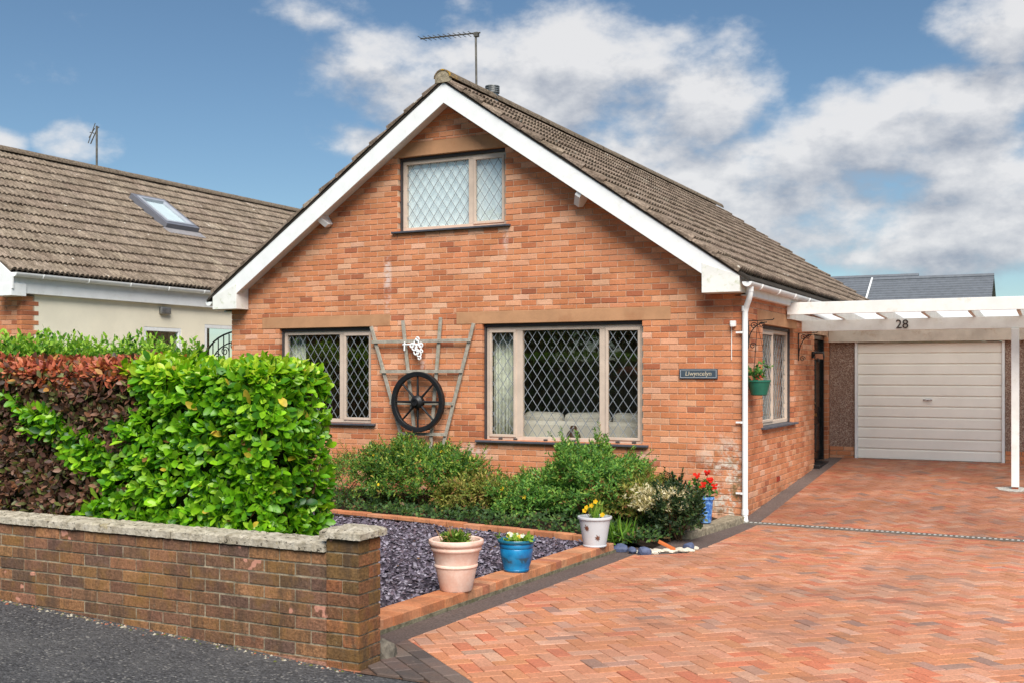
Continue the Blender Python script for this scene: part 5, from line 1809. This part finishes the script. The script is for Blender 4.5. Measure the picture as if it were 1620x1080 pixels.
def tuft(t, c, n, spread, h, pal, proto, size, up=1.0, rad=.06, name='foliage', per=None):
    P = np.stack([rng.normal(c[0], rad, n), rng.normal(c[1], rad, n), np.full(n, c[2])], 1)
    if per:
        P[:, 2] += rng.uniform(0, h, n)
        A = unit(rng.normal(0, spread, P.shape) + np.array([0, 0, up]))
        Pb, Ld, Nl, _ = rosettes(P, A, per, (.5, 1.4), .03)
    else:
        Pb = P; Ld = unit(rng.normal(0, spread, P.shape) + np.array([0, 0, up])); Nl = unit(np.cross(Ld, rng.normal(0, 1, P.shape)))
    return leaves(name, t, 'leaf', proto, Pb, Ld, Nl, rng.uniform(.7, 1.2, len(Pb)) * size, palc(pal, len(Pb), .2), smooth=False)


GP = [(3, s2l(112, 146, 56)), (3, s2l(84, 118, 46)), (2, s2l(146, 166, 74)), (.5, s2l(166, 136, 80))]
tuft(p1, (P1[0], P1[1], P1[2] + .29), 520, .6, .1, GP, LEAF_BLADE, .125, 1.0, .032)
tuft(p1, (P1[0], P1[1], P1[2] + .30), 260, .5, .09, GP, LEAF_SMALL, .045, .8, .038, 'leaflets', per=5)
tuft(p1, (P1[0], P1[1], P1[2] + .3), 14, .28, .1, [(1, s2l(186, 140, 96))], LEAF_BLADE, .24, 1.0, .04, 'dry_stalks')
tuft(p2, (P2[0], P2[1], P2[2] + .215), 60, .5, .05, [(3, s2l(132, 168, 60)), (2, s2l(160, 190, 80)), (1, s2l(90, 130, 50))], LEAF_OVAL, .045, .8, .05, 'leaflets', per=5)
for k in range(16):
    a = random.uniform(0, 6.28); r = random.uniform(0, .09)
    flower(p2, V(P2) + V((r * math.cos(a), r * math.sin(a), .27 + random.uniform(0, .025))), s2l(238, 238, 226) if k % 4 else s2l(236, 210, 90), .022)
tuft(p3, (P3[0], P3[1], P3[2] + .24), 60, .3, .08, [(3, s2l(120, 160, 60)), (2, s2l(150, 176, 70))], LEAF_BLADE, .16, 1.0, .03)
tuft(p3, (P3[0], P3[1], P3[2] + .25), 14, .35, .12, [(3, s2l(110, 150, 56)), (2, s2l(160, 180, 80))], LEAF_SMALL, .05, 1.0, .03, 'leaflets', per=4)
for k, (dx, dz) in enumerate(((-.07, .36), (-.09, .33), (.09, .30), (.02, .42), (-.02, .38))):
    flower(p3, V(P3) + V((dx, -.03, dz)), s2l(240, 190, 30), .026)
    MB().tube([V(P3) + V((dx * .3, 0, .24)), V(P3) + V((dx, -.03, dz))], .002, 4).build('stalk', 'twig', p3)
tuft(p4, (P4[0] - .03, P4[1], P4[2] + .28), 46, .6, .17, [(3, s2l(92, 140, 60)), (2, s2l(116, 160, 72)), (2, s2l(70, 112, 52))], LEAF_OVAL, .055, .8, .085, 'leaflets', per=4)
for k, (dx, dy, dz) in enumerate(((-.20, -.05, .36), (-.10, -.02, .52), (.02, 0, .55), (.06, -.03, .48), (-.02, -.07, .42), (.09, 0, .40), (-.12, -.06, .34))):
    c = V(P4) + V((dx, dy, dz))
    MB().tube([V(P4) + V((dx * .3, 0, .27)), c], .0028, 5).build('stalk', 'twig', p4)
    for j in range(9): flower(p4, c + V((random.uniform(-.028, .028), random.uniform(-.028, .028), random.uniform(-.024, .024))), s2l(222, 42, 24), .019)
tuft(hp, (HP.x, HP.y, HP.z + .16), 26, .7, .20, [(3, s2l(74, 120, 56)), (2, s2l(96, 142, 66)), (1, s2l(60, 96, 46))], LEAF_OVAL, .065, .8, .065, 'leaflets', per=4)
for k in range(5): flower(hp, HP + V((random.uniform(-.1, .1), random.uniform(-.1, .1), random.uniform(.2, .26))), s2l(190, 60, 50), .018)

# ------------------------------------------------------------------ neighbouring house
NX, NRX, NRZ = -11.12, -15.0, 6.02
nb = thing('neighbour_house', (-15, 4, .2), 'cream rendered neighbouring house with brown tiled roof and rooflight', 'house')
NY0, NY1 = -1.05, 13.0
nw = MB()
NOP = [(1.50, 2.42, 1.2, 2.56), (3.03, 4.6, 1.2, 2.66)]
wall_slab(nw, NY0 + .25, NY1, -.1, 3.0, NOP, lambda s, t, z: (NX - t, s, z), 0, .3, 0)
nwo = nw.build('wall', 'cream', nb)
fw_ = MB(); fw_.box(-18.75, NX - .001, NY0 + .008, NY0 + .248, -.1, 2.95); fw_.prism([(-18.7, NY0 + .008, 2.95), (NX - .05, NY0 + .008, 2.95), (NRX, NY0 + .008, 5.5)], (0, .24, 0))
fwo = fw_.build('front_wall', 'mortar', nb)
for i in range(38):
    z = .1 + i * .075
    ln = .215 if i % 2 else .327
    if z < 1.6: continue
    piece('brick', brick_mesh['brick'], fwo, (NX + .006, NY0 - .001, z), (ln if i % 2 else .327, .1, .065), (0, 0, R(90)), jit(pick(HPAL), .08))
    x = NX + .002
    k = 0
    while x > NX - 1.2:
        l_ = .1125 if (i % 2 and k == 0) else .225
        piece('brick', brick_mesh['brick'], fwo, (x - l_ + .005, NY0, z), (l_ - .01, .1, .065), None, jit(pick(HPAL), .08)); x -= l_; k += 1
for k, (a, b, c, d) in enumerate(NOP):
    window(nb, lambda s, t, z: (NX - t, s, z), a, b, c, d, [((a + b) / 2 + .1 - .03, (a + b) / 2 + .1 + .03)] if k else [], (), t=.004, fmat='white', lead=False, sillmat='white', darkhead=False, sillext=.04, wd=.07)
MB().box(-15, NX - .32, 1.0, 4.9, .2, .25).build('room_floor', 'inside', nb)
MB().box(-12.9, -12.8, 1.0, 5.0, .25, 3.0).build('room_partition', 'inside', nb)
nr = MB()
for sgn in (1, -1):
    nr.prism([(NRX, NY0 - .25, NRZ), (NRX + sgn * 4.05, NY0 - .25, NRZ - SL * 4.05), (NRX + sgn * 4.05, NY0 - .25, NRZ - .03 - SL * 4.05), (NRX, NY0 - .25, NRZ - .03)], (0, NY1 - NY0 + .45, 0))
nro = nr.build('roof', plain('neighbour_roof_underlay', s2l(70, 62, 54), .95, .1, .3, 6), nb)
NT = [(5, s2l(146, 132, 117)), (4, s2l(142, 128, 113)), (3, s2l(151, 137, 121)), (1.2, s2l(134, 120, 106)), (.3, s2l(162, 149, 133))]
tile_slope(nro, NRX, NRZ + .005, 1, NY0 - .27, NY1 + .2, 14, .343, .30, 300, NT)
ridge_run(nro, NRX, NRZ + .03, NY0 - .28, NY1 + .2, mat='ridge')
gutter(nb, -10.965, NRZ - SL * 4.05 + .03, NY0 - .25, 9, r=.066)
MB().box(-11.06, -11.032, NY0 - .2, NY1, 2.98, 3.245).build('fascia', 'white', nb)
MB().box(NX, -11.06, NY0 - .2, NY1, 2.975, 2.99).build('eave_soffit', 'white', nb)
mb = MB(); a = V((NRX, NY0 - .27, NRZ - .02)); b = a + V((4.02, 0, -SL * 4.02)); mb.prism([a, b, b + V((0, 0, -.22)), b + V((-.42, 0, -.22)), b + V((-.42, 0, SL * .42 - .27)), a + V((0, 0, -.27))], (0, .03, 0)); mb.build('bargeboard', 'white', nb, bev=.004)
mb = MB(); mb.box(-11.45, -11.0, NY0 - .275, NY0, 2.93, 3.12); mb.build('boxed_eave_end', 'white', nb, bev=.004)
struct(MB().box(-11.11, -9.3, -7.75, 12, -.3, .16).build('neighbour_drive_bounce', plain('added_bounce_concrete', s2l(176, 170, 160), .9, .1, .15, 3, .2, 40), None))  # unseen pale drive, added to bounce light up onto the neighbour's eaves
# bulkhead lamp
bl_ = MB(); bl_.M = Matrix.Translation((NX + .03, 1.97, 2.86)); bl_.box(-.03, .05, -.12, .12, -.06, .06); bl_.build('bulkhead_lamp', 'galv', nb, bev=.02)
# roof window
sk = thing('roof_window', (-13, 4, 4.9), 'grey framed roof window tilted up from the neighbouring roof', 'skylight')
cosA = 1 / math.hypot(1, SL); sinA = SL * cosA
RM = Matrix(((0, -cosA, sinA), (1, 0, 0), (0, sinA, cosA)))         # x along +Y, y up slope, z normal


def roofpt(u, v, w): return V((NRX, 0, NRZ + .02)) + RM @ V((u, 0, 0)) + RM @ V((0, v, 0)) + RM @ V((0, 0, w))


fm4 = RM.to_4x4()
fm4.translation = V((NRX + 1.98, 3.92, NRZ + .02 - SL * 1.98))
dgrey = plain('grey_skylight_frame', s2l(112, 113, 120), .4, .5, .1, 8)
mb = MB(); mb.M = fm4
W_, H_ = .86, 1.12
for (a, b, c, d) in ((-.04, W_ + .04, -.05, .04), (-.04, W_ + .04, H_ - .04, H_ + .05), (-.04, .05, .04, H_ - .04), (W_ - .05, W_ + .04, .04, H_ - .04)): mb.box(a, b, c, d, .0, .155)
mb.build('frame', dgrey, sk, bev=.006)
mb = MB(); mb.M = fm4
for (a, b, c, d) in ((.05, W_ - .05, .04, .10), (.05, W_ - .05, H_ - .10, H_ - .04), (.05, .11, .10, H_ - .10), (W_ - .11, W_ - .05, .10, H_ - .10)): mb.box(a, b, c, d, .04, .168)
mb.build('sash', plain('light_grey_sash', s2l(164, 167, 174), .4, .5, .1, 8), sk, bev=.005)
mb = MB(); mb.M = fm4; mb.add([(.10, .09, .135), (W_ - .10, .09, .135), (W_ - .10, H_ - .09, .135), (.10, H_ - .09, .135)], [(0, 1, 2, 3)]); mb.build('pane', 'glass', sk)
mb = MB(); mb.M = fm4; mb.add([(.05, .04, .10), (W_ - .05, .04, .10), (W_ - .05, H_ - .04, .10), (.05, H_ - .04, .10)], [(0, 1, 2, 3)]); mb.build('blind', 'blind', sk)
mb = MB(); mb.M = fm4; mb.box(-.10, W_ + .10, -.26, -.05, .045, .056); mb.build('lead_flashing', plain('lead_flashing', s2l(150, 146, 146), .6, .4, .2, 10), sk)

a2 = thing('tv_aerial', (NRX, 3.98, 6.1), 'small television aerial on a pole at the ridge of the neighbouring house', 'aerial')
MB().tube([(NRX, 3.98, 6.1), (NRX, 3.98, 7.0)], .022, 8).build('pole', 'aerial', a2)
MB().tube([(NRX - .14, 3.94, 6.62), (NRX + .02, 3.98, 6.95), (NRX + .05, 4.0, 6.98)], .012, 6).build('boom', 'aerial', a2)
for k in range(3): MB().tube([(NRX - .12 + .0 * k, 3.86 + .02 * k, 6.62 + .12 * k), (NRX - .04 * k, 3.94 + .02 * k, 7.05 - .1 * k)], .010, 5).build('element', 'aerial', a2)

# wrought iron gate between the house and the boundary
ig = thing('iron_gate', (-8.3, .3, .15), 'black wrought iron side gate with scrolled arch beside the house', 'gate')
for x in lin(-8.55, -7.9, 7):
    MB().tube([(x, .3, .15), (x, .3, 1.95 + .42 * (1 - ((x + 7.85) / .75) ** 2) ** .5 if abs((x + 7.85) / .75) < 1 else 1.95)], .009, 6).build('bar', 'iron', ig)
MB().tube([(-7.85 - .74 * math.cos(t), .3, 1.95 + .44 * math.sin(t)) for t in lin(0, PI / 2, 10)], .014, 6).build('arch', 'iron', ig)
MB().tube([(-7.85 - .60 * math.cos(t), .3, 1.90 + .34 * math.sin(t)) for t in lin(0, PI / 2, 10)], .010, 6).build('arch', 'iron', ig)
for z in (.3, 1.2, 1.85): MB().tube([(-8.6, .3, z), (-7.82, .3, z)], .011, 6).build('rail', 'iron', ig)
for cx, cz in ((-8.2, 2.08), (-8.02, 2.16), (-8.36, 1.98)):
    MB().tube([(cx + .08 * (1 - i / 24) * math.cos(i * .5), .3, cz + .08 * (1 - i / 24) * math.sin(i * .5)) for i in range(20)], .008, 5).build('scroll', 'iron', ig)

# ------------------------------------------------------------------ far grey roofs beyond the garage
def far_house(name, label, x0, x1, yr, zr, depth, pitch, verge):
    t = thing(name, ((x0 + x1) / 2, yr - depth, -.3), label, 'house', 'grey roofed houses beyond the garage')
    MB().box(x0 + .2, x1 - .2, yr - depth + .3, yr + depth - .3, -.35, zr - depth * pitch).build('wall', 'cream', t)
    rows = 24
    for k in range(rows):
        a, b = k / rows, (k + 1) / rows
        ya, yb = yr - depth * a, yr - depth * b
        za, zb_ = zr - depth * pitch * a, zr - depth * pitch * b
        mb = MB(); mb.add([(x0, ya + .02, za), (x1, ya + .02, za), (x1, yb, zb_ + .045), (x0, yb, zb_ + .045), (x0, yb, zb_ - .01), (x1, yb, zb_ - .01)], [(0, 1, 2, 3), (3, 2, 5, 4)], (1, 1, 1))
        mb.build('tile_course', 'slate', t)
    mb = MB(); mb.prism([(x0, yr, zr), (x0, yr + depth, zr - depth * pitch), (x0, yr + depth, zr - depth * pitch - .06), (x0, yr, zr - .06)], (x1 - x0, 0, 0)); mb.build('rear_slope', 'slate', t)
    mb = MB(); mb.tube([(x0, yr, zr + .01), (x1, yr, zr + .01)], .09, 8); mb.build('ridge', 'slate', t)
    if verge is not None:
        for xv in verge:
            mb = MB(); mb.prism([(xv, yr, zr + .06), (xv, yr - depth, zr - depth * pitch + .06), (xv, yr - depth, zr - depth * pitch + .11), (xv, yr, zr + .11)], (.06, 0, 0)); mb.build('verge_strip', 'white', t)
    return t


far_house('far_house', 'far house with a wide grey tiled roof seen above the carport', -3.4, 1.0, 32, 5.38, 4.0, .62, (-3.43,))
far_house('far_house', 'far house with a grey roof peeping between the brick house and its neighbour roof', -7.2, -1.9, 34, 5.66, 4.0, .62, ())

# ------------------------------------------------------------------ the far side of the street (seen in the window glass)
oh = thing('street_hedge', (-15, -20.5, 0), 'clipped green hedge across the street mirrored in the windows', 'hedge')
mb = MB(); mb.box(-34, 6, -21.4, -20.2, -.3, 2.15); mb.build('inner_shade_twigs', 'core', oh)
P, Nn = box_surface(5200, -34, 6, -21.5, -20.1, .0, 2.3, 'bt', .12)
A = unit(Nn + rng.normal(0, .4, P.shape) + np.array([0, 0, .4]))
Pb, Ld, Nl, _ = rosettes(P, A, 4, (.6, 1.4), .05)
leaves('foliage', oh, 'leaf', LEAF_SMALL, Pb, Ld, Nl, rng.uniform(.10, .2, len(Pb)), palc([(3, s2l(150, 190, 80)), (2, s2l(170, 206, 90)), (2, s2l(120, 164, 70))], len(Pb)), smooth=False)


def tree(x, y, h, r, seed, label):
    t = thing('tree', (x, y, -.3), label, 'tree', 'trees across the street')
    rn = np.random.default_rng(seed)
    MB().tube([(x, y, -.3), (x + .1, y, h * .35), (x - .1, y, h * .7)], [.28, .2, .08], 8).build('trunk', 'bark', t)
    for k in range(6):
        a = rn.uniform(0, 6.28); z = h * rn.uniform(.3, .6)
        MB().tube([(x, y, z), (x + r * .4 * math.cos(a), y + r * .4 * math.sin(a), z + h * .12), (x + r * .75 * math.cos(a), y + r * .75 * math.sin(a), z + h * .22)], [.11, .07, .03], 6).build('limb', 'bark', t)
    cl = rn.normal(0, 1, (26, 3)); cl = cl / np.linalg.norm(cl, axis=1, keepdims=True) * (rn.uniform(.3, 1, (26, 1)) ** .5) * np.array([r, r, h * .36]) * .8 + np.array([x, y, h * .5])
    P = (cl[rn.integers(0, 26, 1800)] + rn.normal(0, .28, (1800, 3)) * np.array([r, r, r]) * .8)
    A = unit(rn.normal(0, 1, P.shape) + np.array([0, 0, .6]))
    Pb, Ld, Nl, _ = rosettes(P, A, 4, (.6, 1.4), .1)
    leaves('crown', t, 'leaf', LEAF_SMALL, Pb, Ld, Nl, rng.uniform(.3, .55, len(Pb)), palc([(3, s2l(84, 116, 60)), (2, s2l(104, 136, 68)), (2, s2l(66, 94, 52))], len(Pb)), smooth=False)


for i, (x, y, h, r, lab) in enumerate(((-9.5, -25, 7.5, 2.9, 'rounded tree across the street nearest the drive'), (-16.0, -25.5, 8.5, 3.3, 'broad tree across the street in the middle of the three'), (-24, -25, 8, 3.2, 'tree across the street farthest to the left'))):
    tree(x, y, h, r, 50 + i, lab)
